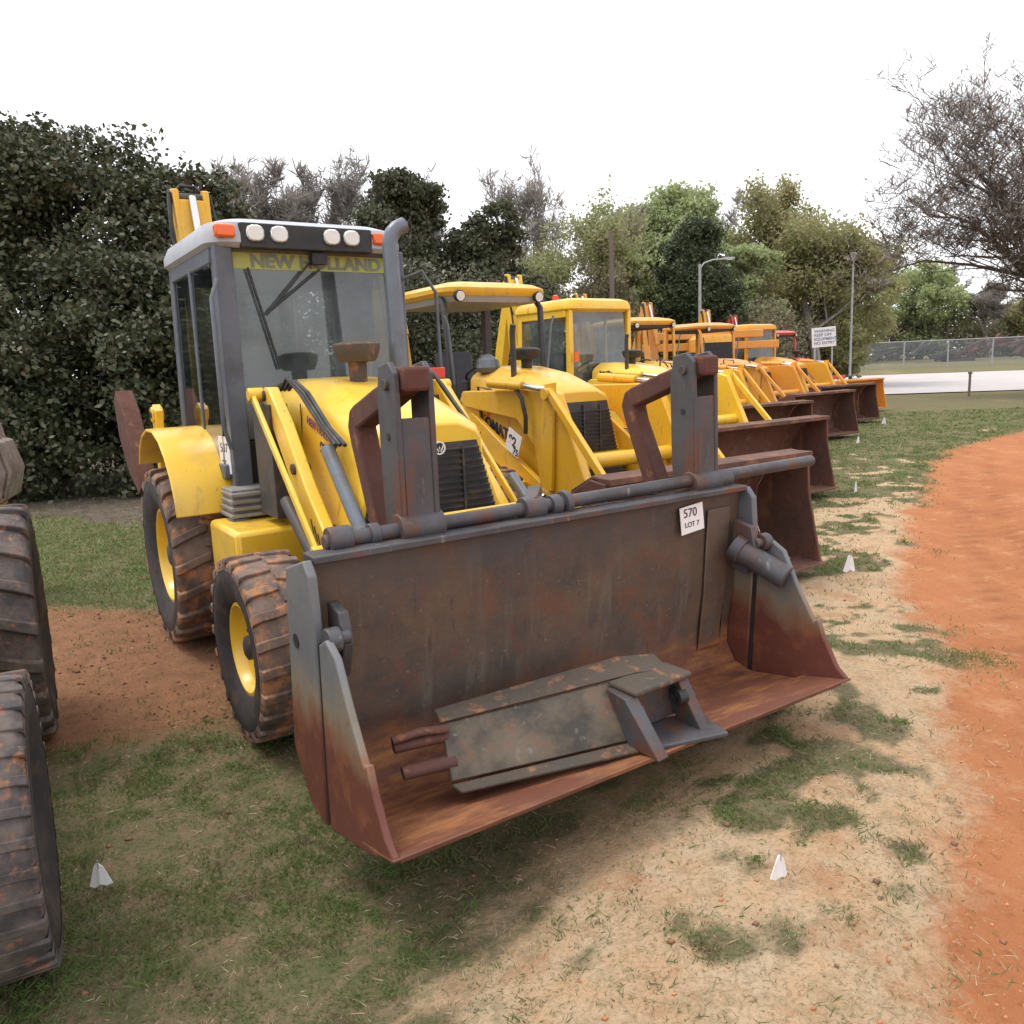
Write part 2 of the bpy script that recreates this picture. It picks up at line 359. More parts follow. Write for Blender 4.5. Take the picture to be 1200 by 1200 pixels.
turf = mixc(n, ramp(n, noise(n, 45, 4, .7), .5, .7), turf, (.07, .075, .035))
vl = n.nodes.new('ShaderNodeVertexColor'); vl.layer_name = 'lush'
turf = mixc(n, mul(n, vl.outputs[0], ramp(n, noise(n, 5, 8, .75), .25, .55)), turf, (.115, .195, .05))
sandc = mixc(n, ramp(n, noise(n, 4, 8, .7), .38, .62), (.54, .41, .275), (.56, .36, .21))
sandc = mixc(n, ramp(n, noise(n, 60, 4, .7), .5, .7), sandc, (.30, .22, .13))
sandc = mixc(n, ramp(n, noise(n, 7, 9, .8), .50, .66), sandc, (.33, .25, .145))
sandc = mixc(n, ramp(n, noise(n, 2.2, 9, .8), .52, .68), sandc, (.40, .21, .11))
clayc = mixc(n, ramp(n, noise(n, 1.6, 9, .7, stretch=(1, .35, 1)), .36, .64), (.47, .195, .085), (.385, .145, .062))
clayc = mixc(n, ramp(n, noise(n, 3.2, 9, .75), .54, .70), clayc, (.56, .30, .16))
clayc = mixc(n, ramp(n, noise(n, 28, 5, .7), .56, .74), clayc, (.27, .095, .045))
dirtc = mixc(n, ramp(n, noise(n, 6, 9, .75), .38, .62), (.225, .115, .062), (.33, .165, .09))
dirtc = mixc(n, ramp(n, noise(n, 40, 5, .7), .54, .72), dirtc, (.11, .062, .042))
litc = mixc(n, ramp(n, noise(n, 5, 9, .75), .4, .6), (.17, .14, .115), (.10, .075, .055))
c = mixc(n, jag(sp.outputs[1], 22, .9), turf, sandc)
c = mixc(n, jag(sp.outputs[2], 18, .8), c, dirtc)
c = mixc(n, jag(va.outputs[1], 8, .8), c, litc)
s2 = n.nodes.new('ShaderNodeSeparateColor'); n.links.new(vl.outputs[0], s2.inputs[0])
clayc = mixc(n, mul(n, s2.outputs[1], ramp(n, noise(n, 2, 6, .7), .35, .6)), clayc, (.29, .11, .05))
c = mixc(n, jag(sp.outputs[0], 14, .7), c, clayc)
n.links.new(c, b.inputs['Base Color']); b.inputs['Roughness'].default_value = .95; b.inputs['Specular IOR Level'].default_value = .15
hb = n.nodes.new('ShaderNodeMath'); hb.operation = 'ADD'; n.links.new(noise(n, 12, 9, .75), hb.inputs[0]); n.links.new(noise(n, 70, 5, .7), hb.inputs[1])
bump(n, b, hb.outputs[0], .8, .025); me.materials.append(m)
g = bpy.data.objects.new('ground', me); COL.objects.link(g); g['kind'] = 'structure'

# concrete road beyond the lawn
mb = MB(); N = 60
for i in range(N):
    x = 4+i*2.2; yn = 37.4-.27*(x-17)*.6; yf = yn+25
    for k in range(7): y = yn+(yf-yn)*k/6; mb.v.append((x, y, gz(x, y)+.04))
for i in range(N-1):
    for k in range(6): a = i*7+k; mb.f.append((a, a+7, a+8, a+1))
tag(mb.build('road', M['concrete']), kind='structure')

# ------------------------------------------------------------------ grass as real blades (uncountable: stuff)
def blades(name, label, P, h, wd, lean, mat, cat):
    """P: (n,2) positions; h, wd arrays; one bent blade of two triangles per point"""
    n_ = len(P); a = rng.random(n_)*2*np.pi; l = rng.normal(0, 1, (n_, 2))*lean[:, None]*h[:, None]
    z = ground_z(P[:, 0], P[:, 1])-.004; c, s_ = np.cos(a)*wd, np.sin(a)*wd
    v = np.zeros((n_, 4, 3))
    v[:, 0] = np.stack([P[:, 0]-c, P[:, 1]-s_, z], -1); v[:, 1] = np.stack([P[:, 0]+c, P[:, 1]+s_, z], -1)
    v[:, 2] = np.stack([P[:, 0]+l[:, 0]*.4+c*.6, P[:, 1]+l[:, 1]*.4+s_*.6, z+h*.6], -1)
    v[:, 3] = np.stack([P[:, 0]+l[:, 0], P[:, 1]+l[:, 1], z+h], -1)
    f = (np.arange(n_)[:, None]*4+np.array([0, 1, 2, 0, 2, 3])[None]).ravel()
    me = bpy.data.meshes.new(name); me.vertices.add(n_*4); me.loops.add(n_*6); me.polygons.add(n_*2)
    me.vertices.foreach_set('co', v.ravel()); me.loops.foreach_set('vertex_index', f); me.polygons.foreach_set('loop_start', np.arange(n_*2)*3); me.update()
    me.materials.append(mat); o = bpy.data.objects.new(name, me); COL.objects.link(o); tag(o, label, cat, kind='stuff'); return o
def foliage(name, cs, sc=1.5, trans=.35, coord='Object'):
    m, n, b = newmat(name); c = mixc(n, ramp(n, noise(n, sc, 3, coord=coord), .35, .65), cs[0], cs[1])
    if len(cs) > 2: c = mixc(n, ramp(n, noise(n, sc*5.3, 2, coord=coord), .52, .66), c, cs[2])
    n.links.new(c, b.inputs['Base Color']); b.inputs['Roughness'].default_value = .6; b.inputs['Specular IOR Level'].default_value = .25
    tr = n.nodes.new('ShaderNodeBsdfTranslucent'); n.links.new(c, tr.inputs[0]); mx = n.nodes.new('ShaderNodeMixShader'); mx.inputs[0].default_value = trans
    out = n.nodes['Material Output']; n.links.new(b.outputs[0], mx.inputs[1]); n.links.new(tr.outputs[0], mx.inputs[2]); n.links.new(mx.outputs[0], out.inputs[0])
    return m
M['grass'] = foliage('grass_blades', ((.11, .19, .045), (.19, .215, .085), (.20, .17, .09)), 1.2)
M['straw'] = foliage('dry_grass', ((.40, .31, .18), (.54, .44, .29)), 3)
def scatter(nmax, y0, y1):
    u = rng.random(nmax); y = y0*(y1/y0)**u; x = (rng.random(nmax)*2-1)*(.72*y+.6); return x, y
x, y = scatter(900000, 1.3, 26)
cl, sa, di, li, n1, n2, n3 = masks(x, y)
gr = (1-cl)*(1-sa*.93)*(1-di*.93)*(1-li*.9)
clump = np.maximum(sst(fbm(x+5, y+3, 3.2)*.5+fbm(x, y, 9)*.5, .38, .66), LUSH*.8)
lush = np.clip(sst(y, 6, 9)*1.0+(.35+sst(n1, .5, .62)), 0, 1)
pr_ = gr*np.clip(clump+.12, 0, 1)*(.50+.50*lush)
keep = rng.random(len(x)) < pr_
P = np.stack([x[keep], y[keep]], -1); hh = (.006+.018*rng.random(len(P)))*(1+.07*P[:, 1])*(.55+.6*clump[keep]); ww = .0007+.00068*P[:, 1]
blades('grass', 'short patchy green grass over the ground between the machines', P, hh, ww, .75+0*hh, M['grass'], 'grass')
x, y = scatter(260000, 1.3, 14); cl, sa, di, li, n1, n2, n3 = masks(x, y)
keep = rng.random(len(x)) < (1-cl*.985)*(.30+.3*sa)*(1-di*.85)*.5
P = np.stack([x[keep], y[keep]], -1); hh = .004+.010*rng.random(len(P)); blades('dry_grass', 'pale dry straw clippings lying over the soil', P, hh, .0008+.00055*P[:, 1], 2.2+0*hh, M['straw'], 'dry grass')
# ground clods and pebbles in the dirt and clay
def clods(name, label, cond, nmax, y0, y1, smin, smax, mat):
    x, y = scatter(nmax, y0, y1); k = rng.random(len(x)) < cond(*masks(x, y)[:4]); x, y = x[k], y[k]; n_ = len(x)
    s_ = smin+(smax-smin)*rng.random(n_)**3; z = ground_z(x, y)
    base = np.array([(1, 0, 0), (0, 1, 0), (-1, 0, 0), (0, -1, 0), (0, 0, .8), (0, 0, -.5)], float)
    v = base[None]*s_[:, None, None]*(.6+.8*rng.random((n_, 6, 1))); v += np.stack([x, y, z+s_*.15], -1)[:, None]
    f = np.array([(0, 1, 4), (1, 2, 4), (2, 3, 4), (3, 0, 4), (1, 0, 5), (2, 1, 5), (3, 2, 5), (0, 3, 5)])
    me = bpy.data.meshes.new(name); F = (np.arange(n_)[:, None, None]*6+f[None]).reshape(-1, 3)
    me.vertices.add(n_*6); me.loops.add(F.size); me.polygons.add(len(F)); me.vertices.foreach_set('co', v.ravel()); me.loops.foreach_set('vertex_index', F.ravel())
    me.polygons.foreach_set('loop_start', np.arange(len(F))*3); me.update(); me.materials.append(mat)
    o = bpy.data.objects.new(name, me); COL.objects.link(o); tag(o, label, 'soil clods', kind='stuff')
M['clod'] = layered('brown_clods', (.27, .135, .075), [((.16, .085, .055), 3, .4, .6)], .95, bmp=0)
M['clayclod'] = layered('orange_clods', (.52, .22, .10), [((.42, .16, .07), 3, .4, .6)], .95, bmp=0)
clods('soil_clods', 'loose brown clods scattered over the bare dirt strip', lambda c, s, d, l: d*.8+.04*(1-c), 12000, 2, 9, .004, .017, M['clod'])
clods('clay_crumbs', 'orange crumbs scattered over the clay road', lambda c, s, d, l: c*.5+.06*s, 12000, 1.5, 12, .003, .011, M['clayclod'])

# ------------------------------------------------------------------ wheels
def wheel(name, c, Rr, w, rimR, side, parent, tread, rimmat, nl=20, lug=.030, style='bar'):
    """side=+1: outer face towards +Y"""
    c = Vector(c); root = empty(name, c); root.parent = parent
    hw = w/2; z = (0, 0, 0)
    prof = [(-hw*.70, rimR*.98), (-hw*.86, rimR+.03), (-hw*1.0, (rimR+Rr)/2), (-hw*.97, Rr*.93), (-hw*.84, Rr*.985), (-hw*.45, Rr), (0, Rr*1.003), (hw*.45, Rr), (hw*.84, Rr*.985), (hw*.97, Rr*.93), (hw*1.0, (rimR+Rr)/2), (hw*.86, rimR+.03), (hw*.70, rimR*.98)]
    t = MB().lathe(prof, z, 64).build('tyre', M['rubber'], root)
    L = MB().lathe([(-hw*.985, Rr*.90), (-hw*.95, Rr*.955), (-hw*.84, Rr*.990), (-hw*.45, Rr*1.004), (0, Rr*1.007), (hw*.45, Rr*1.004), (hw*.84, Rr*.990), (hw*.95, Rr*.955), (hw*.985, Rr*.90)], z, 64)
    for sd in (-1, 1):
        for k in range(nl):
            a0 = 2*math.pi*(k+(.5 if sd > 0 else 0))/nl; st = []
            if style == 'bar': seq = [(1.0, 0, -.10), (.93, .02, 0), (.70, .07, 0), (.35, .15, 0), (-.06, .22, 0)]
            else: seq = [(1.0, 0, -.10), (.95, .01, 0), (.70, .05, 0), (.30, .07, 0), (.02, .12, 0)]
            wa = (.30 if style == 'bar' else .36)*2*math.pi/nl*1.15/2
            for yy, da, dr in seq:
                r0 = Rr*(.90 if abs(dr) > 0 else .975); r1 = Rr+lug*(.1 if abs(dr) > 0 else 1)*(1 if yy < .9 else .75)
                a = a0+da*(.9 if style == 'bar' else .7)*math.pi/ nl*4; y = yy*hw*sd*(1 if yy < 1 else .99)
                st.append([(math.cos(a-wa)*r0, y, math.sin(a-wa)*r0), (math.cos(a+wa)*r0, y, math.sin(a+wa)*r0), (math.cos(a+wa*.8)*r1, y, math.sin(a+wa*.8)*r1), (math.cos(a-wa*.8)*r1, y, math.sin(a-wa*.8)*r1)])
            L.loft(st)
    L.build('tread', M[tread], t, bevel=.006)
    s = side
    rp = [(s*hw*.74, rimR*1.03), (s*hw*.76, rimR*.95), (s*hw*.66, rimR*.90), (s*hw*.40, rimR*.86), (s*hw*.30, rimR*.72), (s*hw*.25, rimR*.5), (s*hw*.34, rimR*.42), (s*hw*.36, rimR*.001)]
    rm = MB().lathe(rp, z, 48).lathe([(-s*hw*.72, rimR*1.0), (-s*hw*.5, rimR*.88), (-s*hw*.3, rimR*.2), (-s*hw*.3, .001)], z, 32).build('rim', M[rimmat], root)
    h = MB().lathe([(s*hw*.30, rimR*.28), (s*hw*.62, rimR*.26), (s*hw*.68, rimR*.18), (s*hw*.70, .001)], z, 24)
    for k in range(8):
        a = k*math.pi/4; p = (math.cos(a)*rimR*.42, s*hw*.28, math.sin(a)*rimR*.42); h.cyl(p, (p[0], s*hw*.46, p[2]), rimR*.045, 6)
    h.build('hub', M['darksteel' if rimmat != 'step' else 'black'], rm)
    # parts live in wheel-local coordinates
    return root

# ------------------------------------------------------------------ backhoe loader
def loft_hood(sections, zb):
    rings = []
    for X, wt, wb, zs, zc in sections:
        rings.append([(X, -wb, zb), (X, -wt-.02, zs-.20), (X, -wt-.008, zs-.03), (X, -wt+.025, zs+.015), (X, -wt*.66, zc-.018), (X, -wt*.58, zc-.006), (X, 0, zc), (X, wt*.58, zc-.006), (X, wt*.66, zc-.018), (X, wt-.025, zs+.015), (X, wt+.008, zs-.03), (X, wt+.02, zs-.20), (X, wb, zb)])
    return rings
def rrect(x0, x1, y0, y1, r, z, n=5):
    pts = []
    for cx, cy, a0 in ((x1-r, y1-r, 0), (x0+r, y1-r, 90), (x0+r, y0+r, 180), (x1-r, y0+r, 270)):
        for k in range(n+1): a = R(a0+90*k/n); pts.append((cx+r*math.cos(a), cy+r*math.sin(a), z))
    return pts
def backhoe(loc, label, body='yellow', cab='grey', arms='slim', bucket='plain', rim='yellow', bucketmat='brownbucket', loader=True, cabdy=0, tread='tread', detail=True, group=None, rz=RZ, rear=True, zoff=0):
    root = empty('backhoe_loader', (loc[0], loc[1], zoff), rz); tag(root, label, 'backhoe loader', group or 'backhoe loaders parked in the row')
    Y = M[body]; B = lambda mb, nm, mt, par=root, bv=.006, **k: mb.build(nm, M[mt] if isinstance(mt, str) else mt, par, bv, **k)
    # wheels
    for s in (-1, 1):
        wheel('front_wheel', (0, s*.93, .5), .475, .34, .245, s, root, tread, rim, 22 if rear else 34, .017 if rear else .005, 'block')
        wheel('rear_wheel', (-2.06, s*.86, .645), .615, .44, .345, s, root, tread, rim, 20, .026)
    # chassis and axles
    mb = MB(); mb.bb(-3.0, .25, -.27, .27, .52, .98); mb.bb(.2, .45, -.3, .3, .62, 1.0)
    B(mb, 'chassis', 'darksteel')
    mb = MB(); mb.cyl((0, -.76, .5), (0, .76, .5), .075); mb.bb(-.1, .1, -.2, .2, .4, .62); B(mb, 'axle', 'darksteel')
    B(MB().cyl((-2.06, -.66, .645), (-2.06, .66, .645), .13), 'axle', 'darksteel')
    # side tank beside the step, with filler cap
    for s in (-1, 1):
        mb = MB(); mb.bb(-1.26, -.62, s*.88, s*.44, .42, 1.0); tk = B(mb, 'side_tank', Y, bv=.03)
        B(MB().cyl((-1.1, s*.72, .99), (-1.1, s*.72, 1.016), .075, 20), 'filler_cap', 'cylgrey', tk)
        mb = MB()
        for k in range(4): mb.bb(-1.32+k*.01, -1.02, s*(.79-k*.004), s*.5, 1.02+k*.045, 1.045+k*.045)
        mb.bb(-1.30, -1.05, s*.77, s*.52, 1.015, 1.2); B(mb, 'step', 'step')
    mb = MB(); mb.bb(-.55, .1, -.30, .30, .985, 1.12); B(mb, 'engine_block', 'black')
    # hood
    secs = [(-1.14, .42, .44, 1.79, 1.885), (-.8, .42, .45, 1.77, 1.87), (-.3, .40, .46, 1.69, 1.79), (.02, .37, .47, 1.61, 1.69), (.16, .355, .475, 1.57, 1.64), (.20, .335, .47, 1.535, 1.605)]
    if arms == 'heavy': secs = [(a, b_, c_, d+.03, e+.04) for a, b_, c_, d, e in secs]
    hood = B(MB().loft(loft_hood(secs, 1.06)), 'hood', Y, bv=.008)
    mb = MB()
    zt = 1.50 if arms != 'heavy' else 1.55
    mb.add([(.212, -.305, zt), (.212, .305, zt), (.212, .425, 1.06), (.212, -.425, 1.06), (.195, -.305, zt), (.195, .305, zt), (.195, .425, 1.06), (.195, -.425, 1.06)],
           [(0, 3, 2, 1), (4, 5, 6, 7), (0, 1, 5, 4), (1, 2, 6, 5), (2, 3, 7, 6), (3, 0, 4, 7)])
    for k in range(11):
        z = 1.09+k*.037; hwid = .42-(z-1.06)/(zt-1.06)*.12; mb.box((.221, 0, z), (.02, 2*hwid, .012), Matrix.Rotation(R(22), 3, 'Y'))
    for y in (-.2, 0, .2): mb.bb(.214, .236, y-.006, y+.006, 1.07, zt-.03)
    gr_ = B(mb, 'grille', 'darksteel', bv=0)
    mb = MB(); mb.bb(-.3, .3, -.48, .48, .90, 1.055); B(mb, 'engine_frame', Y if arms == 'heavy' else 'darksteel')
    # intake pre-cleaner and exhaust
    mb = MB(); mb.lathe([(-.19, .055), (-.05, .058), (-.045, .115), (-.01, .135), (.045, .15), (.06, .148), (.075, .11), (.085, .001)], (-.70, 0, 2.02), 28, 'Z')
    if arms != 'heavy' or detail: B(mb, 'air_precleaner', 'dirt_top' if cab == 'grey' else 'black', bv=0)
    if cab == 'grey':
        mb = MB(); P_ = [(-.72, .30, 1.80), (-.72, .30, 2.2), (-.72, .29, 2.70)]
        P_ += [(-.72, .29+.10*(1-math.cos(R(a))), 2.70+.12*math.sin(R(a))) for a in (20, 40, 60, 80)]; P_.append((-.72, .40, 2.83))
        mb.tube(P_, [.060, .056]+[.05]*6, 16); mb.cyl((-.72, .30, 1.80), (-.72, .30, 1.92), .07)
        B(mb, 'exhaust_stack', 'cylgrey', bv=0)
    elif detail:
        mb = MB().tube([(-.5, -.30, 1.75), (-.5, -.30, 2.25), (-.48, -.30, 2.32)], .03, 10); B(mb, 'exhaust_stack', 'darksteel', bv=0)
    dy = cabdy
    # cab
    Xf, Xr = -1.26, -2.52
    if cab in ('grey', 'yellow'):
        fm = 'slate' if cab == 'grey' else Y
        mb = MB()
        for s in (-1, 1):
            mb.beam((Xf-.03, dy+s*.60, 1.0), (Xf-.01, dy+s*.60, 2.74), .12 if cab == 'grey' else .07, .11, (1, 0, 0))
            mb.beam((Xr+.03, dy+s*.66, 1.3), (Xr+.06, dy+s*.63, 2.74), .08, .10, (1, 0, 0))
            mb.bb(Xr, Xf-.06, dy+s*.70, dy+s*.655, 1.24, 1.34)
            mb.bb(Xr+.1, Xf-.03, dy+s*.675, dy+s*.60, 2.62, 2.72)
            mb.beam((-1.86, dy+s*.675, 1.2), (-1.86, dy+s*.66, 2.66), .035, .05, (1, 0, 0))
        mb.bb(Xf-.05, Xf+.015, dy-.54, dy+.54, 2.70, 2.745)
        mb.bb(Xr+.02, Xr+.10, dy-.6, dy+.6, 2.60, 2.72)
        frm = B(mb, 'cab_frame', fm, bv=.012)
        mb = MB(); mb.bb(Xr, Xf-.12, dy-.62, dy+.62, 1.03, 1.16); mb.bb(Xr+.02, Xf-.2, dy-.64, dy-.60, 1.16, 1.30); mb.bb(Xr+.02, Xf-.2, dy+.60, dy+.64, 1.16, 1.30)
        mb.bb(Xr-.02, Xr+.04, dy-.6, dy+.6, 1.1, 1.6); B(mb, 'cab_floor', 'black')
        B(MB().add([(Xf-.012, dy-.55, 2.71), (Xf-.012, dy+.55, 2.71), (Xf+.02, dy+.55, 1.5), (Xf+.02, dy-.55, 1.5)], [(0, 1, 2, 3)]), 'windscreen', 'glass', bv=0)
        for s in (-1, 1):
            B(MB().add([(Xf-.05, dy+s*.668, 2.63), (Xr+.1, dy+s*.655, 2.63), (Xr+.08, dy+s*.682, 1.34), (Xf-.12, dy+s*.682, 1.34)], [(0, 1, 2, 3)]), 'side_window', 'glassdark' if cab == 'grey' else 'glass', bv=0)
        B(MB().add([(Xr+.06, dy-.58, 2.6), (Xr+.06, dy+.58, 2.6), (Xr+.03, dy+.58, 1.6), (Xr+.03, dy-.58, 1.6)], [(0, 1, 2, 3)]), 'rear_window', 'glass', bv=0)
        for s in (-1, 1):
            B(MB().bb(Xf-.09, Xf-.055, dy+s*.545, dy+s*.40, 1.02, 1.48), 'lower_panel', 'black')
        # roof
        x0, x1, y0, y1 = Xr-.12, Xf+.10, dy-.70, dy+.66
        rings = [rrect(x0+.03, x1-.03, y0+.03, y1-.03, .14, 2.72), rrect(x0, x1, y0, y1, .16, 2.745), rrect(x0, x1, y0, y1, .16, 2.80), rrect(x0+.03, x1-.03, y0+.03, y1-.03, .16, 2.87), rrect(x0+.13, x1-.10, y0+.13, y1-.13, .16, 2.905)]
        B(MB().loft(rings), 'roof', 'white' if cab == 'grey' else Y, bv=0)
        # seat, console, steering wheel
    if cab in ('grey', 'yellow', 'canopy'):
        mb = MB(); mb.bb(-2.12, -1.72, dy-.24, dy+.24, 1.42, 1.54); mb.box((-2.16, dy, 1.80), (.12, .46, .62), Matrix.Rotation(R(-8), 3, 'Y')); mb.bb(-2.05, -1.78, dy-.16, dy+.16, 1.12, 1.42)
        B(mb, 'seat', 'seat', bv=.03)
        mb = MB(); mb.beam((-1.36, dy, 1.15), (-1.50, dy, 1.78), .07, .07, (1, 0, 0))
        mb.bb(-1.42, -1.33, dy-.35, dy+.35, 1.2, 1.78)
        B(mb, 'console', 'black', bv=.01)
        mb = MB(); cc = Vector((-1.56, dy, 1.86)); ax = Vector((-.5, 0, .87)).normalized(); u_ = Vector((0, 1, 0)); v_ = ax.cross(u_)
        pts = [cc+(u_*math.cos(t)+v_*math.sin(t))*.19 for t in [k*2*math.pi/24 for k in range(24)]]
        mb.tube(pts+[pts[0]], .016, 6)
        for t in (0, 2.1, 4.2): mb.cyl(cc, cc+(u_*math.cos(t)+v_*math.sin(t))*.19, .012, 6)
        mb.cyl(cc, (-1.48, dy, 1.72), .03, 8); B(mb, 'steering_wheel', 'black', bv=0)
    if cab == 'canopy':
        mb = MB()
        for s in (-1, 1):
            mb.tube([(-1.22, dy+s*.58, 1.1), (-1.20, dy+s*.60, 1.9), (-1.26, dy+s*.62, 2.55), (-1.34, dy+s*.6, 2.66)], .035, 10)
            mb.beam((-2.45, dy+s*.64, 1.1), (-2.42, dy+s*.62, 2.68), .09, .09, (1, 0, 0))
        mb.beam((-1.34, dy-.6, 2.66), (-1.34, dy+.6, 2.66), .06, .06); mb.beam((-2.42, dy-.6, 2.66), (-2.42, dy+.6, 2.66), .06, .06)
        B(mb, 'canopy_frame', 'darksteel' if body == 'yellow_deep' else Y, bv=.006)
        x0, x1, y0, y1 = -2.62, -1.12, dy-.66, dy+.66
        rings = [rrect(x0+.03, x1-.03, y0+.04, y1-.04, .15, 2.66), rrect(x0, x1, y0, y1, .18, 2.70), rrect(x0, x1, y0, y1, .18, 2.745), rrect(x0+.08, x1-.08, y0+.08, y1-.08, .18, 2.79), rrect(x0+.28, x1-.28, y0+.25, y1-.25, .15, 2.83)]
        B(MB().loft(rings), 'canopy_roof', Y, bv=0)
        B(MB().loft([rrect(x0+.10, x1-.08, y0+.10, y1-.10, .1, 2.60), rrect(x0+.05, x1-.035, y0+.05, y1-.05, .14, 2.665)]), 'headliner', 'white' if body == 'yellow_deep' else 'seat', bv=0)
        for s in (-1, 1):
            lp = B(MB().cyl((-1.15, dy+s*.50, 2.66), (-1.10, dy+s*.50, 2.65), .06, 16), 'work_lamp', 'black'); B(MB().cyl((-1.10, dy+s*.50, 2.65), (-1.094, dy+s*.50, 2.649), .05, 16), 'lens', 'lens', lp)
        mb = MB(); mb.bb(-2.5, -1.35, dy-.62, dy+.62, 1.02, 1.14); B(mb, 'operator_floor', 'black')
        for s in (-1, 1): B(MB().tube([(-1.15, dy+s*.60, 1.75), (-1.12, dy+s*.66, 2.35), (-1.12, dy+s*.70, 2.45)], .014, 8), 'mirror_arm', 'cylgrey', bv=0)
    # rear fenders
    for s in ((-1, 1) if rear else ()):
        arc = [(-1.35, 1.02), (-1.37, 1.14), (-1.44, 1.27), (-1.55, 1.39), (-1.70, 1.49), (-1.88, 1.545), (-2.10, 1.55), (-2.30, 1.50), (-2.46, 1.40), (-2.54, 1.28)]
        mb = MB().strip(arc, s*1.06, s*.64, -.022)
        mb.prism([(x_, z_) for x_, z_ in arc]+[(-2.50, 1.24), (-2.36, 1.34), (-2.08, 1.42), (-1.76, 1.37), (-1.52, 1.20), (-1.42, 1.02)], s*.66, s*.645)
        B(mb, 'fender', Y, bv=.008)
    # loader
    if loader:
        if arms == 'slim':
            poly = [(-.80, 1.78), (-.75, 1.84), (-.66, 1.84), (-.44, 1.64), (-.14, 1.29), (.08, 1.08), (.34, .97), (.62, .94), (1.18, .90), (1.22, .74), (.55, .78), (.22, .84), (-.08, .98), (-.30, 1.20), (-.60, 1.56)]
            for s in (-1, 1):
                mb = MB().prism(poly, s*.53, s*.60); am = B(mb, 'loader_arm', Y, bv=.01)
                for px_, pz_ in ((-.73, 1.79), (.14, .93), (1.17, .82), (-.30, 1.38)): B(MB().cyl((px_, s*.51, pz_), (px_, s*.615, pz_), .032, 12), 'pin', 'darksteel', am, bv=.003)
                mb = MB().beam((-.76, s*.665, 1.80), (.14, s*.665, .98), .025, .045); mb.cyl((-.76, s*.60, 1.80), (-.76, s*.69, 1.80), .04, 12); mb.cyl((.14, s*.60, .98), (.14, s*.69, .98), .035, 12)
                B(mb, 'link', Y)
                yc = .47*s if s < 0 else .66; p_, q_ = ((-.10, yc, 1.50), (.30, yc, 1.08)) if s < 0 else ((.02, yc, 1.24), (.32, yc, 1.0)); mb = MB().cyl(p_, q_, .040 if s < 0 else .032, 16); cy_ = B(mb, 'hydraulic_cylinder', 'cylgrey')
                B(MB().cyl(q_, (.54, yc, .84), .022, 12), 'rod', 'chrome', cy_)
                mb = MB().cyl((-.36, s*.645, 1.20), (.10, s*.645, .90), .036, 16); cy_ = B(mb, 'hydraulic_cylinder', 'darksteel')
                B(MB().cyl((.10, s*.645, .90), (.3, s*.645, .76), .020, 12), 'rod', 'chrome', cy_)
                mb = MB()
                for j, (o1, o2) in enumerate(((0, 0), (.035, .01), (.07, .025))):
                    mb.tube([(-.72+o1, s*(.50-o2), 1.82), (-.62+o1, s*(.49-o2), 1.89-o1*.3), (-.47+o1, s*(.47-o2), 1.80), (-.20+o1, s*(.46-o2), 1.62-o1*.2), (-.02+o1, s*(.45-o2), 1.52)], .012, 8)
                B(mb, 'hydraulic_hose', 'black', bv=0)
                mb = MB(); mb.bb(-.95, -.62, s*.50, s*.62, 1.05, 1.74); B(mb, 'loader_tower', 'darksteel')
                # markings of short dark bars near the arm's foot
                mb = MB()
                for k in range(3): mb.beam((-.09+k*.045, s*.6015, 1.12-k*.035), (-.06+k*.045, s*.6015, 1.04-k*.035), .002, .014)
                B(mb, 'marking', 'ink', am, bv=0)
            B(MB().bb(.74, .88, -.53, .53, 1.08, 1.21), 'cross_member', Y)
            for s in (-1, 1): B(MB().beam((1.12, s*.50, .95), (1.10, s*.50, 1.18), .05, .12, (1, 0, 0)), 'bucket_link', 'forkgrey')
        else:
            for s in (-1, 1):
                poly = [(-1.02, 1.58), (-.95, 1.68), (.50, 1.70), (.66, 1.66), (.74, 1.50), (1.02, .95), (1.30, .55), (1.12, .45), (.78, .76), (.40, .72), (.30, 1.18), (.02, 1.42), (-.92, 1.52)]
                mb = MB().prism(poly, s*.56, s*.645); am = B(mb, 'loader_arm', Y, bv=.012)
                mb = MB().prism([(-.95, 1.42), (-.80, 1.46), (.36, .84), (.34, .72), (.10, .74), (-.98, 1.28)], s*.575, s*.63); B(mb, 'arm_brace', Y)
                mb = MB().prism([(-.98, 1.30), (-.45, 1.50), (-.1, 1.44), (.42, 1.12), (.46, .74), (.2, .72), (-.98, 1.0)], s*.49, s*.53); B(mb, 'side_cover', Y)
                mb = MB().beam((.62, s*.70, 1.69), (1.40, s*.70, .92), .05, .07); mb.cyl((.60, s*.63, 1.66), (.60, s*.74, 1.66), .055, 14); mb.cyl((1.38, s*.63, .94), (1.38, s*.74, .94), .05, 14); B(mb, 'link', Y)
                mb = MB().prism([(.44, 1.36), (.52, 1.74), (.68, 1.76), (.64, 1.36), (.60, .80), (.50, .80)], s*.65, s*.68); B(mb, 'bell_crank', Y)
                cy_ = B(MB().cyl((-.35, s*.69, 1.76), (.22, s*.69, 1.73), .045, 14), 'hydraulic_cylinder', Y); B(MB().cyl((.22, s*.69, 1.73), (.56, s*.69, 1.70), .026, 10), 'rod', 'chrome', cy_)
                cy_ = B(MB().cyl((-.62, s*.69, .96), (.18, s*.69, .80), .055, 14), 'hydraulic_cylinder', Y); B(MB().cyl((.18, s*.69, .80), (.5, s*.69, .74), .028, 10), 'rod', 'chrome', cy_)
                mb = MB(); mb.bb(-1.05, -.72, s*.50, s*.60, 1.0, 1.66); B(mb, 'loader_tower', Y)
                B(MB().tube([(.10, s*.70, 1.72), (.22, s*.71, 1.62), (.26, s*.70, 1.45), (.25, s*.70, 1.30)], .02, 8), 'hydraulic_hose', 'black', bv=0)
            B(MB().cyl((.80, -.56, 1.05), (.80, .56, 1.05), .07), 'cross_member', Y)
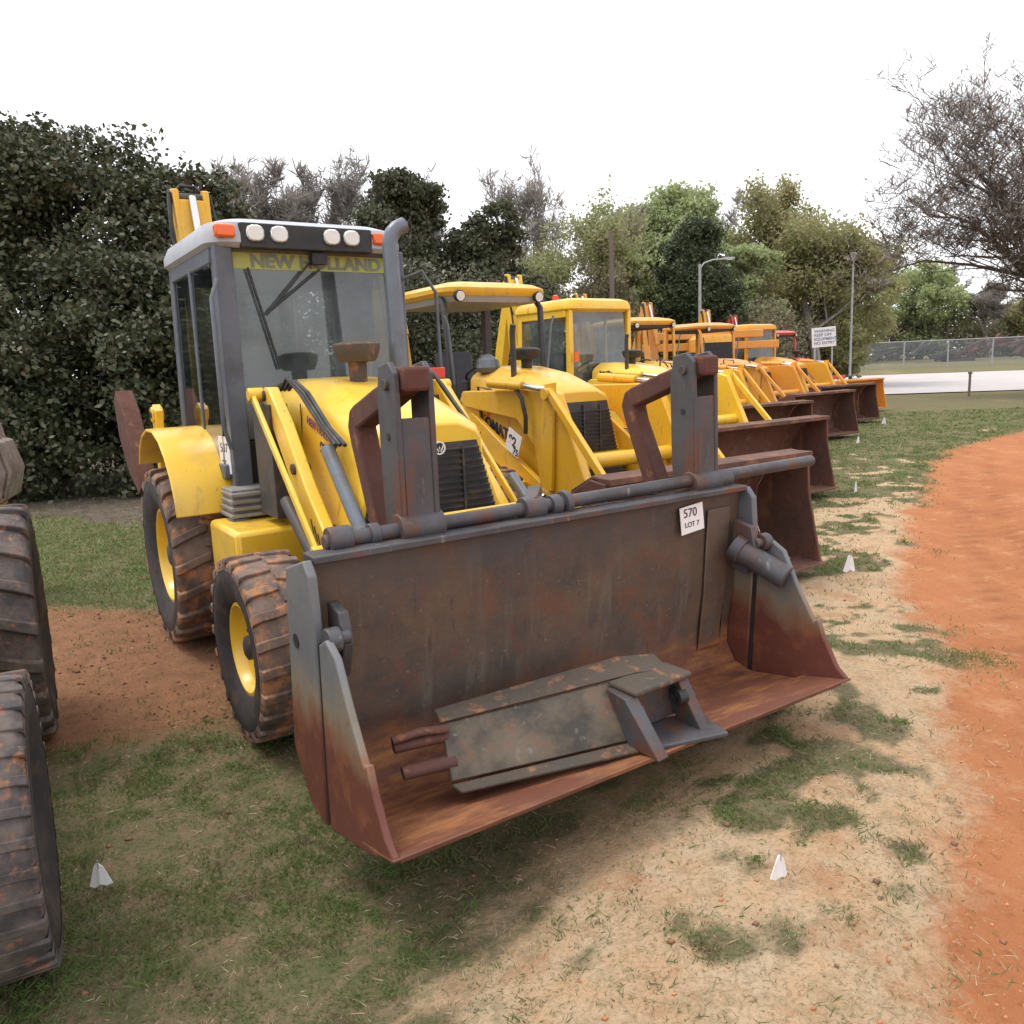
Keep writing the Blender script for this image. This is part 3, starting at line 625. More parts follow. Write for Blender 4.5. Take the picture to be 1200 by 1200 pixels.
        # bucket
        if bucket == 'multi':
            bk = empty('bucket'); bk.parent = root
            back = [(1.43, 1.245), (1.405, 1.18), (1.375, .72), (1.34, .52), (1.335, .40), (1.39, .31), (1.50, .285), (1.80, .335), (2.02, .395)]
            mb = MB().strip(back, -1.14, 1.14, -.028); B(mb, 'mouldboard', 'bucket', bk, bv=.006)
            mb = MB().prism([(1.80, .330), (2.05, .393), (2.052, .404), (1.80, .348)], -1.175, 1.175); B(mb, 'cutting_edge', 'bucket', bk, bv=.004)
            for s in (-1, 1):
                rearp = [(1.24, 1.19), (1.445, 1.252), (1.49, 1.20), (1.505, .97), (1.475, .50), (1.46, .235), (1.30, .255), (1.15, .45), (1.20, .84)]
                B(MB().prism(rearp, s*1.142, s*1.178), 'side_plate', 'bucketside', bk, bv=.007)
                front = [(1.53, .965), (1.60, 1.0), (1.68, .955), (1.76, .80), (1.86, .64), (1.885, .655), (1.915, .575), (1.99, .445), (2.045, .40), (1.86, .325), (1.49, .238), (1.50, .50)]
                B(MB().prism(front, s*1.146, s*1.174), 'clam_side_plate', 'bucketside', bk, bv=.007)
                mb = MB().cyl((1.50, s*1.05, .94), (1.72, s*1.125, .83), .060, 18); mb.cyl((1.46, s*1.04, .96), (1.51, s*1.055, .935), .072, 18)
                if s > 0: B(mb, 'pivot_tube', 'forkgrey', bk)
                mb = MB().cyl((1.57, s*1.11, .985), (1.57, s*1.16, .985), .045, 16); mb.cyl((1.57, s*1.07, .985), (1.57, s*1.11, .985), .025, 12); mb.prism([(1.44, 1.09), (1.55, 1.07), (1.58, .96), (1.52, .82), (1.42, .84)], s*1.06, s*1.10)
                B(mb, 'pivot_lug', 'forkgrey', bk, bv=.006)
                if s > 0: B(MB().strip([(1.412, 1.16), (1.382, .72), (1.347, .52), (1.342, .41)], .90, 1.06, .010), 'stiffener', 'bucket', bk)
            for s in (-1, 1): B(MB().prism([(1.44, .96), (1.58, .96), (1.54, .26), (1.44, .26)], s*1.150, s*1.168), 'gap_shade_plate', 'black', bk, bv=0)  # added black strip standing in for the shade in the gap between side plates
            mb = MB().bb(1.34, 1.46, -1.14, 1.14, 1.232, 1.262)
            B(mb, 'top_rail', 'forkgrey', bk, bv=.006)
            # hole in left rear plate reads as a dark slot
            for s in (-1, 1): B(MB().cyl((1.30, s*1.178, .92), (1.30, s*1.1815, .92), .028, 16), 'pin_hole', 'black', bk, bv=0)
            # curved rear shell
            shell = [(1.26, 1.20), (1.20, .84), (1.16, .47), (1.30, .27), (1.47, .245)]
            B(MB().strip(shell, -1.14, 1.14, .02), 'rear_shell', 'bucketside', bk, bv=.004)
        else:
            bk = empty('bucket'); bk.parent = root
            dz = -.24
            back = [(1.90, 1.28), (1.74, 1.30), (1.50, 1.18), (1.36, .95), (1.34, .65), (1.44, .42), (1.62, .33), (2.06, .345)]
            B(MB().strip([(a, b_+dz) for a, b_ in back], -1.14, 1.14, -.03), 'bucket_shell', bucketmat, bk)
            side = [(1.90, 1.28), (1.74, 1.30), (1.50, 1.18), (1.36, .95), (1.34, .65), (1.44, .42), (1.62, .33), (2.06, .345), (1.99, .62), (1.92, .95)]
            for s in (-1, 1): B(MB().prism([(a, b_+dz) for a, b_ in side], s*1.141, s*1.17), 'side_plate', bucketmat, bk)
            B(MB().prism([(1.80, .325+dz), (2.10, .330+dz), (2.10, .352+dz), (1.80, .358+dz)], -1.18, 1.18), 'cutting_edge', bucketmat, bk)
            B(MB().bb(1.80, 1.95, -1.15, 1.15, 1.27+dz, 1.32+dz), 'top_rail', bucketmat, bk)
    if loader and arms == 'heavy':
        rd = random.Random(int(loc[0]*100)); mb = MB()
        for k in range(7):
            y_ = rd.uniform(-.6, .6); x_ = rd.uniform(-1.15, -.3); z_ = 1.55+rd.random()*.25
            mb.tube([(x_, y_, z_-.4), (x_+rd.uniform(-.1, .1), y_+rd.uniform(-.1, .1), z_+.15), (x_+rd.uniform(0, .35), y_+rd.uniform(-.1, .1), z_+.12), (x_+rd.uniform(.2, .6), y_+rd.uniform(-.15, .15), z_-.35)], .014, 6)
        B(mb, 'hydraulic_hoses', 'black', bv=0)
        mb = MB()
        for k in range(5): x_ = -2.0+rd.random()*.6; y_ = rd.uniform(-.5, .5); mb.cyl((x_, y_, 1.1), (x_+rd.uniform(-.1, .1), y_, 1.75+rd.random()*.2), .012, 6)
        B(mb, 'control_levers', 'darksteel', bv=0)
    # backhoe at the rear
    if rear:
        mb = MB()
        for s in (-1, 1):
            mb.prism([(-2.85, .9), (-3.0, 1.9), (-3.18, 2.9), (-3.24, 3.48), (-3.36, 3.5), (-3.42, 3.38), (-3.30, 2.2), (-3.18, .9)], -.30+s*.10, -.30+s*.145)
        mb.prism([(-3.24, 3.40), (-3.16, 2.90), (-3.0, 1.9), (-2.87, .92), (-2.89, .92), (-3.02, 1.9), (-3.19, 2.9), (-3.27, 3.40)], -.41, -.19)
        bm_ = B(mb, 'boom', Y if cab != 'grey' else 'yellow_deep', bv=.012)
        mb = MB()
        for s in (-1, 1): mb.tube([(-3.12, -.30+s*.13, 2.3), (-3.16, -.30+s*.165, 2.8), (-3.22, -.30+s*.185, 3.2), (-3.30, -.30+s*.16, 3.46)], .014, 8)
        mb.tube([(-3.14, -.30-.15, 2.8), (-3.20, -.30-.20, 3.1), (-3.32, -.30-.17, 3.42), (-3.36, -.36, 3.53), (-3.36, -.24, 3.53), (-3.32, -.30+.17, 3.42)], .013, 8)
        B(mb, 'hydraulic_hose', 'black', bm_, bv=0)
        B(MB().cyl((-3.33, -.47, 3.42), (-3.33, -.13, 3.42), .045, 14), 'pin', 'darksteel', bm_, bv=0)
        cy_ = B(MB().cyl((-2.90, -.30, 2.35), (-3.10, -.30, 3.0), .06, 14), 'hydraulic_cylinder', Y); B(MB().cyl((-3.10, -.30, 3.0), (-3.22, -.30, 3.42), .032, 12), 'rod', 'chrome', cy_)
        mb = MB().prism([(-3.30, 3.40), (-3.45, 3.42), (-3.85, 2.2), (-4.0, 1.2), (-3.86, 1.2), (-3.6, 2.2)], -.37, -.23); B(mb, 'dipper', Y)
        mb = MB(); mb.bb(-3.05, -2.75, -1.0, 1.0, .55, .75); mb.bb(-3.0, -2.7, -.35, -.0, .5, 1.1); B(mb, 'rear_frame', 'darksteel')
        for s in (-1, 1):
            mb = MB().prism([(-2.62, .7), (-2.60, 1.56), (-2.56, 1.68), (-2.66, 1.73), (-2.76, 1.67), (-2.72, 1.56), (-2.72, .7)], s*.84, s*.90); mb.cyl((-2.66, s*.83, 1.65), (-2.66, s*.915, 1.65), .06, 14)
            st = B(mb, 'stabiliser_leg', Y); B(MB().cyl((-2.66, s*.913, 1.65), (-2.66, s*.92, 1.65), .026, 12), 'pin_hole', 'black', st, bv=0)
            B(MB().bb(-2.85, -2.55, s*.70, s*.98, .40, .46), 'stabiliser_pad', 'darksteel')
        mb = MB().prism([(-3.00, 1.0), (-2.88, 1.06), (-3.35, 1.66), (-3.62, 1.84), (-3.76, 1.76), (-3.70, 1.45), (-3.40, 1.15)], -1.02, -.88) if cab == 'grey' else MB().prism([(-3.75, .5), (-3.55, .95), (-4.0, 1.25), (-4.25, .95), (-4.2, .5), (-3.95, .35)], -.5, -.05)
        B(mb, 'digging_bucket', 'rust')
    return root

# ---- first machine (subject)
m1 = backhoe((MX, MY), 'nearest yellow backhoe loader with grey cab, wide grey and rust bucket and fork posts', 'yellow', 'grey', 'slim', 'multi', cabdy=-.03, bucketmat='bucket')
bkt = [o for o in m1.children if o.name.startswith('bucket') and o.type == 'EMPTY'][0]
def part(mb, nm, mt, par=m1, bv=.006, **k): return mb.build(nm, M[mt], par, bv, **k)
# roof light bar
x1 = -1.26+.10
part(MB().loft([rrect(x1-.05, x1+.012, -.53, .37, .025, 2.712), rrect(x1-.05, x1+.012, -.53, .37, .025, 2.865)]), 'light_bar', 'black')
lb = [o for o in m1.children if o.name.startswith('light_bar')][0]
for y in (-.44, -.285, .07, .21):
    part(MB().loft([[(x1+.012+dx, y+a, 2.80+b_) for a, b_ in ((-.056*q, -.018*q), (-.043*q, -.040*q), (-.02*q, -.050*q), (.02*q, -.050*q), (.043*q, -.040*q), (.056*q, -.018*q), (.056*q, .018*q), (.043*q, .040*q), (.02*q, .050*q), (-.02*q, .050*q), (-.043*q, .040*q), (-.056*q, .018*q))] for dx, q in ((0, 1), (.018, 1), (.026, .85))]), 'work_light', 'lens', lb, 0)
for y in (-.625, .435): part(MB().bb(x1-.03, x1+.03, y-.062, y+.062, 2.77, 2.845), 'indicator_light', 'amberlens', m1, .012)
# sun strip with lettering on the windscreen
def ws(u, z): return (-1.26+.02-.032*(z-1.5)/1.16+.006, u-.03, z)
part(MB().add([ws(-.54, 2.595), ws(.55, 2.595), ws(.55, 2.70), ws(-.54, 2.70)], [(0, 1, 2, 3)]), 'sun_strip', 'band', m1, 0)
o_ = ws(-.42, 2.610); text('lettering', 'NEW HOLLAND', .112, (o_[0]+.004, o_[1], o_[2]), (0, 1, 0), (-.027, 0, 1), M['lettergrey'], m1, .001, 0, .004, 1.12)
# wiper
mb = MB(); p0, p1, p2 = ws(-.02, 2.66), ws(-.36, 2.30), ws(-.33, 2.33)
off = lambda p, d=.03: (p[0]+d, p[1], p[2])
mb.tube([off(p0, .04), off(p1, .04)], .008, 6); mb.tube([off(ws(.03, 2.60), .04), off(p2, .04)], .008, 6); mb.beam(off(ws(-.45, 2.60), .03), off(ws(-.30, 1.95), .03), .012, .022, (1, 0, 0)); mb.bb(-1.235, -1.18, -.06, .04, 2.63, 2.70)
part(mb, 'wiper', 'black', m1, 0)
# handrail and paper tag on the pillar, mirror arm
part(MB().tube([(-1.22, -.70, 1.45), (-1.20, -.74, 1.6), (-1.17, -.74, 2.4), (-1.18, -.69, 2.52)], .014, 8), 'grab_rail', 'cylgrey', m1, 0)
tg = part(MB().box((-1.375, -.705, 1.40), (.17, .004, .25), Matrix.Rotation(R(8), 3, 'Z')), 'paper_tag', 'paper', m1, 0)
text('writing', '507', .085, (-1.44, -.7165, 1.42), (.99, .13, 0), (0, 0, 1), M['ink'], tg, .0005); text('writing', '25', .08, (-1.43, -.715, 1.31), (.99, .13, 0), (0, 0, 1), M['ink'], tg, .0005)
part(MB().tube([(-1.20, .60, 2.55), (-1.12, .72, 2.6), (-1.08, .80, 2.45), (-1.06, .80, 1.9)], .012, 8), 'mirror_arm', 'slate', m1, 0)
# red reflector by right pillar
part(MB().bb(-1.05, -1.0, .66, .80, 1.84, 1.92), 'reflector', 'redlens')
part(MB().bb(-1.12, -1.04, .60, .72, 1.78, 1.95), 'lamp_bracket', 'black')
# hood emblem and side lettering
em = part(MB().lathe([(0, .0375), (.006, .0375), (.006, .030), (0, .030)], (0, 0, 0), 28), 'emblem', 'paper', m1, 0)
em.rotation_euler = (0, 0, R(-90)); em.location = (.240, .045, 1.475)
part(MB().tube([(.245, .020, 1.490), (.245, .038, 1.452), (.245, .045, 1.482), (.245, .052, 1.452), (.245, .070, 1.490)], .0035, 6), 'emblem_leaf', 'paper', m1, 0)
dn_ = Vector((.93, .015, -.29))
text('lettering', 'NEW HOLLAND', .062, (-.50, -.4335, 1.625), dn_, (.2, .035, .96), M['inkred'], hood_ := [o for o in m1.children if o.name.startswith('hood')][0], .0015, 0, .002)
text('lettering', '95', .085, (-.30, -.441, 1.47), dn_, (.2, .035, .96), M['ink'], hood_, .0015, 0, .003)
mb = MB().beam((-.62, -.4345, 1.10), (-.60, -.4285, 1.735), .004, .008, (1, 0, 0)); part(mb, 'panel_seam', 'black', hood_, 0)
mb = MB()
for k_ in range(6): mb.beam((-.98+k_*.045, -.4425, 1.36), (-.98+k_*.045, -.4365, 1.56), .006, .016, (1, 0, 0))
part(mb, 'side_vent', 'black', hood_, 0)
# bucket auction tag
tg = part(MB().box((1.430, .775, 1.135), (.004, .155, .135), Matrix.Rotation(R(6), 3, 'X')), 'paper_tag', 'paper', bkt, 0)
text('writing', '570', .062, (1.434, .715, 1.145), (0, 1, .05), (.03, -.08, 1), M['ink'], tg, .0005); text('writing', 'LOT 7', .036, (1.434, .725, 1.095), (0, 1, .05), (.03, -.08, 1), M['ink'], tg, .0005)

# ---- flip-over pallet forks on a shaft above the bucket
sh = part(MB().cyl((1.35, -1.06, 1.285), (1.35, 1.80, 1.315), .030, 18), 'fork_shaft', 'forkgrey')
for y, r_, l_ in ((-1.0, .05, .09), (-.86, .042, .04), (-.12, .055, .10), (.0, .048, .05), (.06, .06, .03), (1.06, .045, .12)):
    part(MB().cyl((1.35, y-l_/2, 1.29), (1.35, y+l_/2, 1.29), r_, 18), 'shaft_collar', 'forkgrey', sh, .004)
part(MB().beam((1.35, -.12, 1.32), (1.30, -.06, 1.36), .06, .05), 'shaft_clamp', 'forkgrey', sh)
for y, tilt in ((-.665, 0), (.93, .02)):
    fk = empty('pallet_fork', (1.31, y, 1.29)); fk.parent = m1; fk.rotation_euler = (tilt, 0, 0)
    pl = [(-.07, -.07), (.07, -.07), (.075, .40), (.075, .60), (.03, .645), (-.06, .63), (-.085, .50), (-.085, .1)]
    for s in (-1, 1): part(MB().prism(pl, s*.060, s*.085), 'cheek_plate', 'forkgrey', fk, .005)
    part(MB().bb(.045, .070, -.060, .060, -.02, .43), 'face_plate', 'forkgrey', fk, .004)
    part(MB().bb(-.03, .112, -.056, .056, .53, .625), 'top_block', 'rust', fk, .015)
    part(MB().cyl((.01, -.10, .56), (.01, .10, .56), .022, 14), 'pin', 'darksteel', fk, .002)
    part(MB().cyl((0, -.086, .36), (0, -.0885, .36), .014, 12), 'pin_hole', 'black', fk, 0)
    part(MB().prism([(.0, .60), (.02, .52), (-.20, .44), (-.40, .375), (-.38, .30), (-.20, -.09), (-.31, -.10), (-.475, .30), (-.50, .38), (-.47, .45), (-.42, .475), (-.2, .545)], -.050, .050), 'fork_tine', 'rust', fk, .012)
    part(MB().cyl((.04, -.095, 0.0), (.04, .095, 0.0), .062, 18), 'knuckle', 'forkgrey', fk, .004)

# ---- steel boom attachment lying in the bucket
bo = empty('loose_attachment', tuple(row(1.70, -.34))+(.43,), RZ); bo.scale = (.95, .93, .70); tag(bo, 'battered steel box beam with lugged bracket lying inside the nearest bucket', 'steel attachment')
M['beamweb'] = layered('olive_grey_steel', (.050, .043, .035), [((.17, .13, .09), 3, .42, .66), ((.16, .065, .04), 6, .56, .7), ((.2, .2, .19), 18, .6, .75, (.3, 1, 1))], .6, .15, .4)
A = Vector((-.02, -.47, .09)); Bv = Vector((.10, .55, .12))       # local: x forward, y towards image right
mb = MB(); mb.loft([[(.06, -.50, -.015), (.075, -.50, -.005), (-.06, -.46, .23), (-.075, -.46, .225)], [(.24, .40, -.02), (.255, .40, -.01), (.10, .42, .27), (.085, .42, .265)]])
part(mb, 'web_plate', 'beamweb', bo, .005)
mb = MB(); mb.loft([[(-.075, -.46, .225), (-.055, -.46, .245), (-.16, -.44, .262), (-.17, -.44, .245)], [(.085, .44, .265), (.105, .44, .29), (-.06, .46, .32), (-.06, .46, .30)], [(.14, .60, .255), (.15, .60, .28), (.02, .62, .32), (.02, .62, .295)]])
part(mb, 'top_flange', 'dirt_top', bo, .006)
mb = MB(); mb.loft([[(.075, -.50, -.02), (.13, -.49, -.035), (.12, -.49, -.055), (.055, -.50, -.04)], [(.255, .40, -.02), (.33, .41, -.035), (.32, .41, -.06), (.24, .40, -.045)]])
part(mb, 'bottom_flange', 'dirt_top', bo, .006)
mb = MB()
mb.loft([[(.10, .26, .25), (.10, .32, .25), (.24, .32, -.03), (.24, .26, -.03)], [(.235, .25, .245), (.235, .32, .245), (.40, .34, -.045), (.41, .27, -.045)]])
mb.loft([[(.08, .59, .26), (.08, .65, .26), (.20, .65, -.03), (.20, .59, -.03)], [(.225, .57, .245), (.225, .63, .245), (.35, .65, -.045), (.35, .59, -.045)]])
part(mb, 'bracket_cheek', 'forkgrey', bo, .006)
mb = MB().beam((.20, .30, -.035), (.31, .70, -.03), .24, .03); part(mb, 'bracket_foot', 'forkgrey', bo, .008)
mb = MB().beam((.17, .29, .262), (.16, .64, .268), .17, .035); part(mb, 'bracket_cap', 'dirt_top', bo, .012)
mb = MB().beam((.17, .30, .11), (.16, .62, .12), .02, .24); part(mb, 'bracket_back', 'forkgrey', bo, .004)
mb = MB().lathe([(-.02, .050), (.02, .050), (.02, .030), (-.02, .030), (-.02, .050)], (0, 0, 0), 20); rg = part(mb, 'bushing', 'black', bo, 0); rg.location = (.225, .575, .15); rg.rotation_euler = (0, 0, R(-12))
for z, x_ in ((.17, -.05), (.06, .02)): part(MB().cyl((x_, -.45, z), (x_-.05, -.66, z-.01), .034, 14), 'stub_pin', 'rust', bo, .004)
part(MB().tube([(-.03, -.45, .215), (-.06, -.56, .225), (-.08, -.67, .21)], .022, 10), 'bent_bar', 'rust', bo, 0)

# ---- the other machines of the row
def rowloc(X, Y): return tuple(row(X, Y))
m2 = backhoe(rowloc(-2.15, 2.80), 'second yellow loader in the row, with open canopy and black lettering on its flank', 'yellow_deep', 'canopy', 'heavy', 'plain', cabdy=-.02)
hd = [o for o in m2.children if o.name.startswith('side_cover')][0]
text('lettering', 'KOMATSU', .15, (-.80, -.5335, 1.36), (.93, 0, -.30), (.05, 0, 1), M['ink'], hd, .002, 0, .006)
tg = MB().box((-.03, -.652, 1.20), (.23, .004, .22), Matrix.Rotation(R(24), 3, 'Y')).build('paper_tag', M['paper'], m2)
text('writing', '92', .13, (-.115, -.6555, 1.20), (.92, 0, -.38), (.3, 0, .95), M['ink'], tg, .0005, 0, .004); text('writing', '75', .09, (-.05, -.6555, 1.10), (.92, 0, -.38), (.3, 0, .95), M['ink'], tg, .0005, 0, .003)
MB().lathe([(0, .10), (.05, .13), (.13, .11), (.18, .04), (.19, .001)], (-.95, -.32, 1.86), 20, 'Z').build('air_precleaner', M['cylgrey'], m2)
m3 = backhoe(rowloc(-4.55, 6.45), 'third loader in the row, with yellow framed cab and clear windscreen', 'yellow', 'yellow', 'heavy', 'plain', cabdy=-.15, rz=RZ+(.03))
MB().lathe([(0, .05), (.09, .05), (.11, .001)], (-1.9, -.5, 2.905), 14, 'Z').build('beacon', M['redlens'], m3)
MB().bb(-1.15, -1.12, -.78, -.70, 1.95, 2.1).build('reflector', M['amberlens'], m3)
m4 = backhoe(rowloc(-7.3, 9.9), 'fourth loader in the row, amber with low dark canopy', 'amber', 'canopy', 'heavy', 'plain', cabdy=0, detail=False, rz=RZ+(-.04))
m5 = backhoe(rowloc(-9.1, 13.9), 'fifth loader in the row, orange with flat orange canopy', 'orange', 'canopy', 'heavy', 'plain', cabdy=.1, detail=False, rz=RZ+(.05))
m6 = backhoe(rowloc(-11.2, 18.1), 'farthest yellow loader in the row, with tall boxy amber cab', 'amber', 'yellow', 'heavy', 'plain', detail=False, rz=RZ+(-.05))
m7 = backhoe(rowloc(-13.6, 22.3), 'red and orange tractor loader at the far end of the row', 'red', 'canopy', 'slim', 'plain', bucketmat='orange', detail=False)
th = empty('telehandler', (6.2, 24.2, gz(6.2, 24.2)), R(8)); tag(th, 'orange telehandler with long level boom, half hidden behind the middle of the row', 'telehandler')
for z_, nm_ in ((2.62, 'boom'), (2.30, 'inner_boom')): MB().bb(-2.2, 1.4 if nm_ == 'boom' else 1.9, -.16, .16, z_-.10, z_+.12).build(nm_, M['orange'], th, .02)
MB().bb(-2.0, 1.3, -.8, .8, .7, 1.45).build('chassis', M['amber'], th, .04)
MB().loft([rrect(-.9, .3, -.75, .1, .1, 1.4), rrect(-.9, .3, -.75, .1, .1, 2.5), rrect(-.75, .15, -.7, 0, .1, 2.62)]).build('cab', M['amber'], th, .01)
MB().bb(-.78, .2, -.757, -.752, 1.6, 2.4).build('side_window', M['black'], th)
for a_ in (-1.3, .8):
    for b_ in (-.85, .85): MB().lathe([(-.16, .25), (-.18, .5), (-.12, .58), (.12, .58), (.18, .5), (.16, .25), (.1, .01)], (a_, b_, .58), 28).build('wheel', M['tread_dark'], th)
# machine beyond the left edge: only its left wheels reach into view
m0 = backhoe((-2.57, 1.97), 'machine at the left edge with two dark mud-worn tyres in view', 'yellow_deep', 'none', 'slim', 'plain', rim='black', loader=False, tread='tread_dark', rear=False, rz=RZ-.085, group='backhoe loaders parked in the row')

# ---- detached digging bucket propped at the left edge
M['paleb'] = layered('bare_scraped_steel', (.26, .21, .18), [((.14, .10, .085), 5, .42, .66), ((.33, .30, .28), 12, .55, .7)], .7, .2, .4)
db = empty('digging_bucket', (-4.86, 7.5, 0), R(20)); tag(db, 'scraped digging bucket with pale teeth pointing up at the left edge', 'digging bucket')
MB().strip([(-.20, 1.44), (-.05, 1.46), (.16, 1.40), (.22, 1.15), (.16, .92), (-.02, .82)], -.3, .3, .03).build('shell', M['paleb'], db, .01)
for s in (-1, 1): MB().prism([(-.20, 1.40), (.16, 1.38), (.21, 1.15), (.15, .92), (-.05, .84), (-.16, 1.1)], s*.29, s*.315).build('side_plate', M['paleb'], db, .006)
for k in range(4): MB().prism([(-.10, 1.42), (-.03, 1.42), (-.05, 1.60), (-.075, 1.60)], -.27+k*.16, -.21+k*.16).build('tooth', M['galv'], db, .006)
for k in range(4): MB().prism([(.06, 1.38), (.14, 1.38), (.11, 1.58), (.085, 1.58)], -.27+k*.16, -.21+k*.16).build('tooth', M['paleb'], db, .006)
MB().prism([(-.3, .80), (.02, .90), (.10, .84), (.02, .74), (-.08, .0), (-.30, .0)], -.14, .14).build('mounting_arm', M['amber'], db, .01)

# ------------------------------------------------------------------ marker flags in the grass
def flag(x, y, h, s, rz, label):
    o = empty('marker_flag', (x, y, gz(x, y)), rz); tag(o, label, 'marker flag', 'white marker flags in the grass')
    MB().cyl((0, 0, -.02), (0, 0, h), .0022, 6).build('wire', M['galv'], o)
    n_ = 5; vs = []
    for i in range(n_):
        t = i/(n_-1)
        for k in range(2): vs.append((s*(t-.5)*.35, .03*s*math.sin(t*6)+k*.004, h-.01-s*.35*abs(t-.4))); vs.append((s*(t-.5)*.95, .10*s*math.sin(t*7+1)+k*.004, h-s*1.25-.12*s*math.sin(t*9)))
    fs = []
    for i in range(n_-1):
        a = i*4; fs += [(a, a+4, a+5, a+1), (a+2, a+3, a+7, a+6), (a, a+2, a+6, a+4), (a+1, a+5, a+7, a+3)]
    fs += [(0, 1, 3, 2), (n_*4-4, n_*4-2, n_*4-1, n_*4-3)]
    MB().add(vs, fs).build('flag', M['paper'], o)
flag(.84, 2.42, .12, .075, .4, 'white marker flag in the sand at the bottom right of the nearest bucket')
flag(-1.63, 2.80, .13, .085, .3, 'crumpled white marker flag in the grass beside the dark left tyre')
flag(2.98, 6.95, .18, .13, .2, 'white marker flag at the tip of the second bucket')
flag(4.85, 11.2, .16, .14, 1.0, 'white marker flag beside the third bucket')
flag(7.55, 17.4, .17, .12, .6, 'small white marker flag in the green grass near the fifth bucket')
flag(9.3, 20.0, .35, .14, 2.0, 'farthest white marker flag, beside the last brown bucket')

# ------------------------------------------------------------------ trees
def quads(name, C_, size, mat, parent, flat=.0, asp=1.6):
    n_ = len(C_); d = rng.normal(size=(n_, 3)); d /= np.linalg.norm(d, axis=1)[:, None]; u = rng.normal(size=(n_, 3)); u -= (u*d).sum(1)[:, None]*d; u /= np.linalg.norm(u, axis=1)[:, None]; v_ = np.cross(d, u)
    sz = (size*(.6+.8*rng.random(n_)))[:, None] if np.ndim(size) == 0 else size[:, None]
    V = np.stack([C_-u*sz*asp/2, C_+v_*sz*.5, C_+u*sz*asp/2, C_-v_*sz*.5], 1)
    me = bpy.data.meshes.new(name); me.vertices.add(n_*4); me.loops.add(n_*4); me.polygons.add(n_); me.vertices.foreach_set('co', V.reshape(-1)); me.loops.foreach_set('vertex_index', np.arange(n_*4)); me.polygons.foreach_set('loop_start', np.arange(n_)*4); me.update()
    me.materials.append(mat); o = bpy.data.objects.new(name, me); COL.objects.link(o); o.parent = parent; return o
def grow(h, r0, spread, levels, seed, base_frac=.3, up=.35, lean=(0, 0), kids=(3, 5), gnarl=.12, decay=(.45, .68), limbs=None):
    """recursive branching; returns tube mesh and list of tips"""
    rd = random.Random(seed); mb = MB(); tips = []
    def br(p, d, L, r, lv):
        n_ = 4 if lv < 2 else 3; pts = [p]; q = p.copy(); dd = d.copy()
        for i in range(n_):
            dd = (dd+Vector((rd.gauss(0, gnarl), rd.gauss(0, gnarl), rd.gauss(0, gnarl)+.03*up))).normalized(); q = q+dd*(L/n_); pts.append(q.copy())
        mb.tube(pts, [max(r*(1-.55*i/n_), .0105) for i in range(n_+1)], 7 if lv == 0 else (5 if lv == 1 else 3))
        if lv >= levels: tips.extend(pts[1:]); return
        if lv >= levels-1: tips.extend(pts[2:])
        for k in range(rd.randint(*kids)+(2 if lv == 0 else 0)):
            t = rd.uniform(base_frac if lv == 0 else .25, 1); i = min(int(t*n_), n_-1); b_ = pts[i].lerp(pts[i+1], t*n_-i)
            az = rd.uniform(0, 2*math.pi); nd = Vector((math.cos(az)*spread, math.sin(az)*spread, up+rd.uniform(0, .5)))+dd*.5
            br(b_, nd.normalized(), L*rd.uniform(*decay), r*(1-.55*t)*.55, lv+1)
    if limbs:
        for path, ra, rb in limbs:
            P_ = [Vector(p) for p in path]; k_ = len(P_)-1
            mb.tube(P_, [ra+(rb-ra)*i/k_ for i in range(k_+1)], 8)
            for i in range(k_*5):
                t = (i+rd.random())/5; j = min(int(t), k_-1)
                if t < .25: continue
                q = P_[j].lerp(P_[j+1], t-j); d = (P_[j+1]-P_[j]).normalized()
                nd = (d*.7+Vector((rd.gauss(0, .6), rd.gauss(0, .7), rd.gauss(.25, .45)))).normalized()
                br(q, nd, rd.uniform(1.6, 2.8), max(rb, (ra+(rb-ra)*t/k_)*.5), levels-3)
    else: br(Vector((0, 0, -.1)), Vector((lean[0], lean[1], 1)).normalized(), h*.62, r0, 0)
    return mb, tips
M['bark'] = layered('grey_brown_bark', (.13, .105, .085), [((.07, .055, .045), 6, .4, .7, (1, 1, .2))], .9, bmp=.4)
M['barkpale'] = layered('pale_bark', (.27, .245, .22), [((.15, .13, .12), 5, .45, .7, (1, 1, .2))], .9, bmp=.3)
M['lf_magnolia'] = foliage('glossy_dark_leaves', ((.045, .060, .026), (.085, .095, .045), (.13, .115, .07)), .8, .15)
M['lf_magnolia'].node_tree.nodes['Principled BSDF'].inputs['Roughness'].default_value = .42; M['lf_magnolia'].node_tree.nodes['Principled BSDF'].inputs['Specular IOR Level'].default_value = .45
M['lf_dark'] = foliage('dark_evergreen_leaves', ((.075, .092, .050), (.11, .125, .070), (.15, .14, .10)), .6, .2)
M['lf_bud'] = foliage('spring_green_buds', ((.28, .33, .13), (.37, .37, .19), (.37, .33, .23)), .5, .4)
M['lf_light'] = foliage('light_green_leaves', ((.32, .40, .17), (.43, .48, .25), (.43, .42, .28)), .5, .4)
M['lf_cedar'] = foliage('cedar_green_sprays', ((.062, .085, .044), (.092, .112, .06)), .9, .15)
M['lf_olive'] = foliage('olive_brown_spring_leaves', ((.28, .275, .12), (.38, .34, .18), (.25, .30, .12)), .35, .4)
M['lf_grey'] = foliage('grey_brown_twig_haze', ((.27, .24, .22), (.36, .33, .30)), .6, .3)
M['lf_under'] = foliage('brown_green_undergrowth', ((.27, .235, .16), (.32, .31, .18), (.20, .185, .125)), .4, .3)
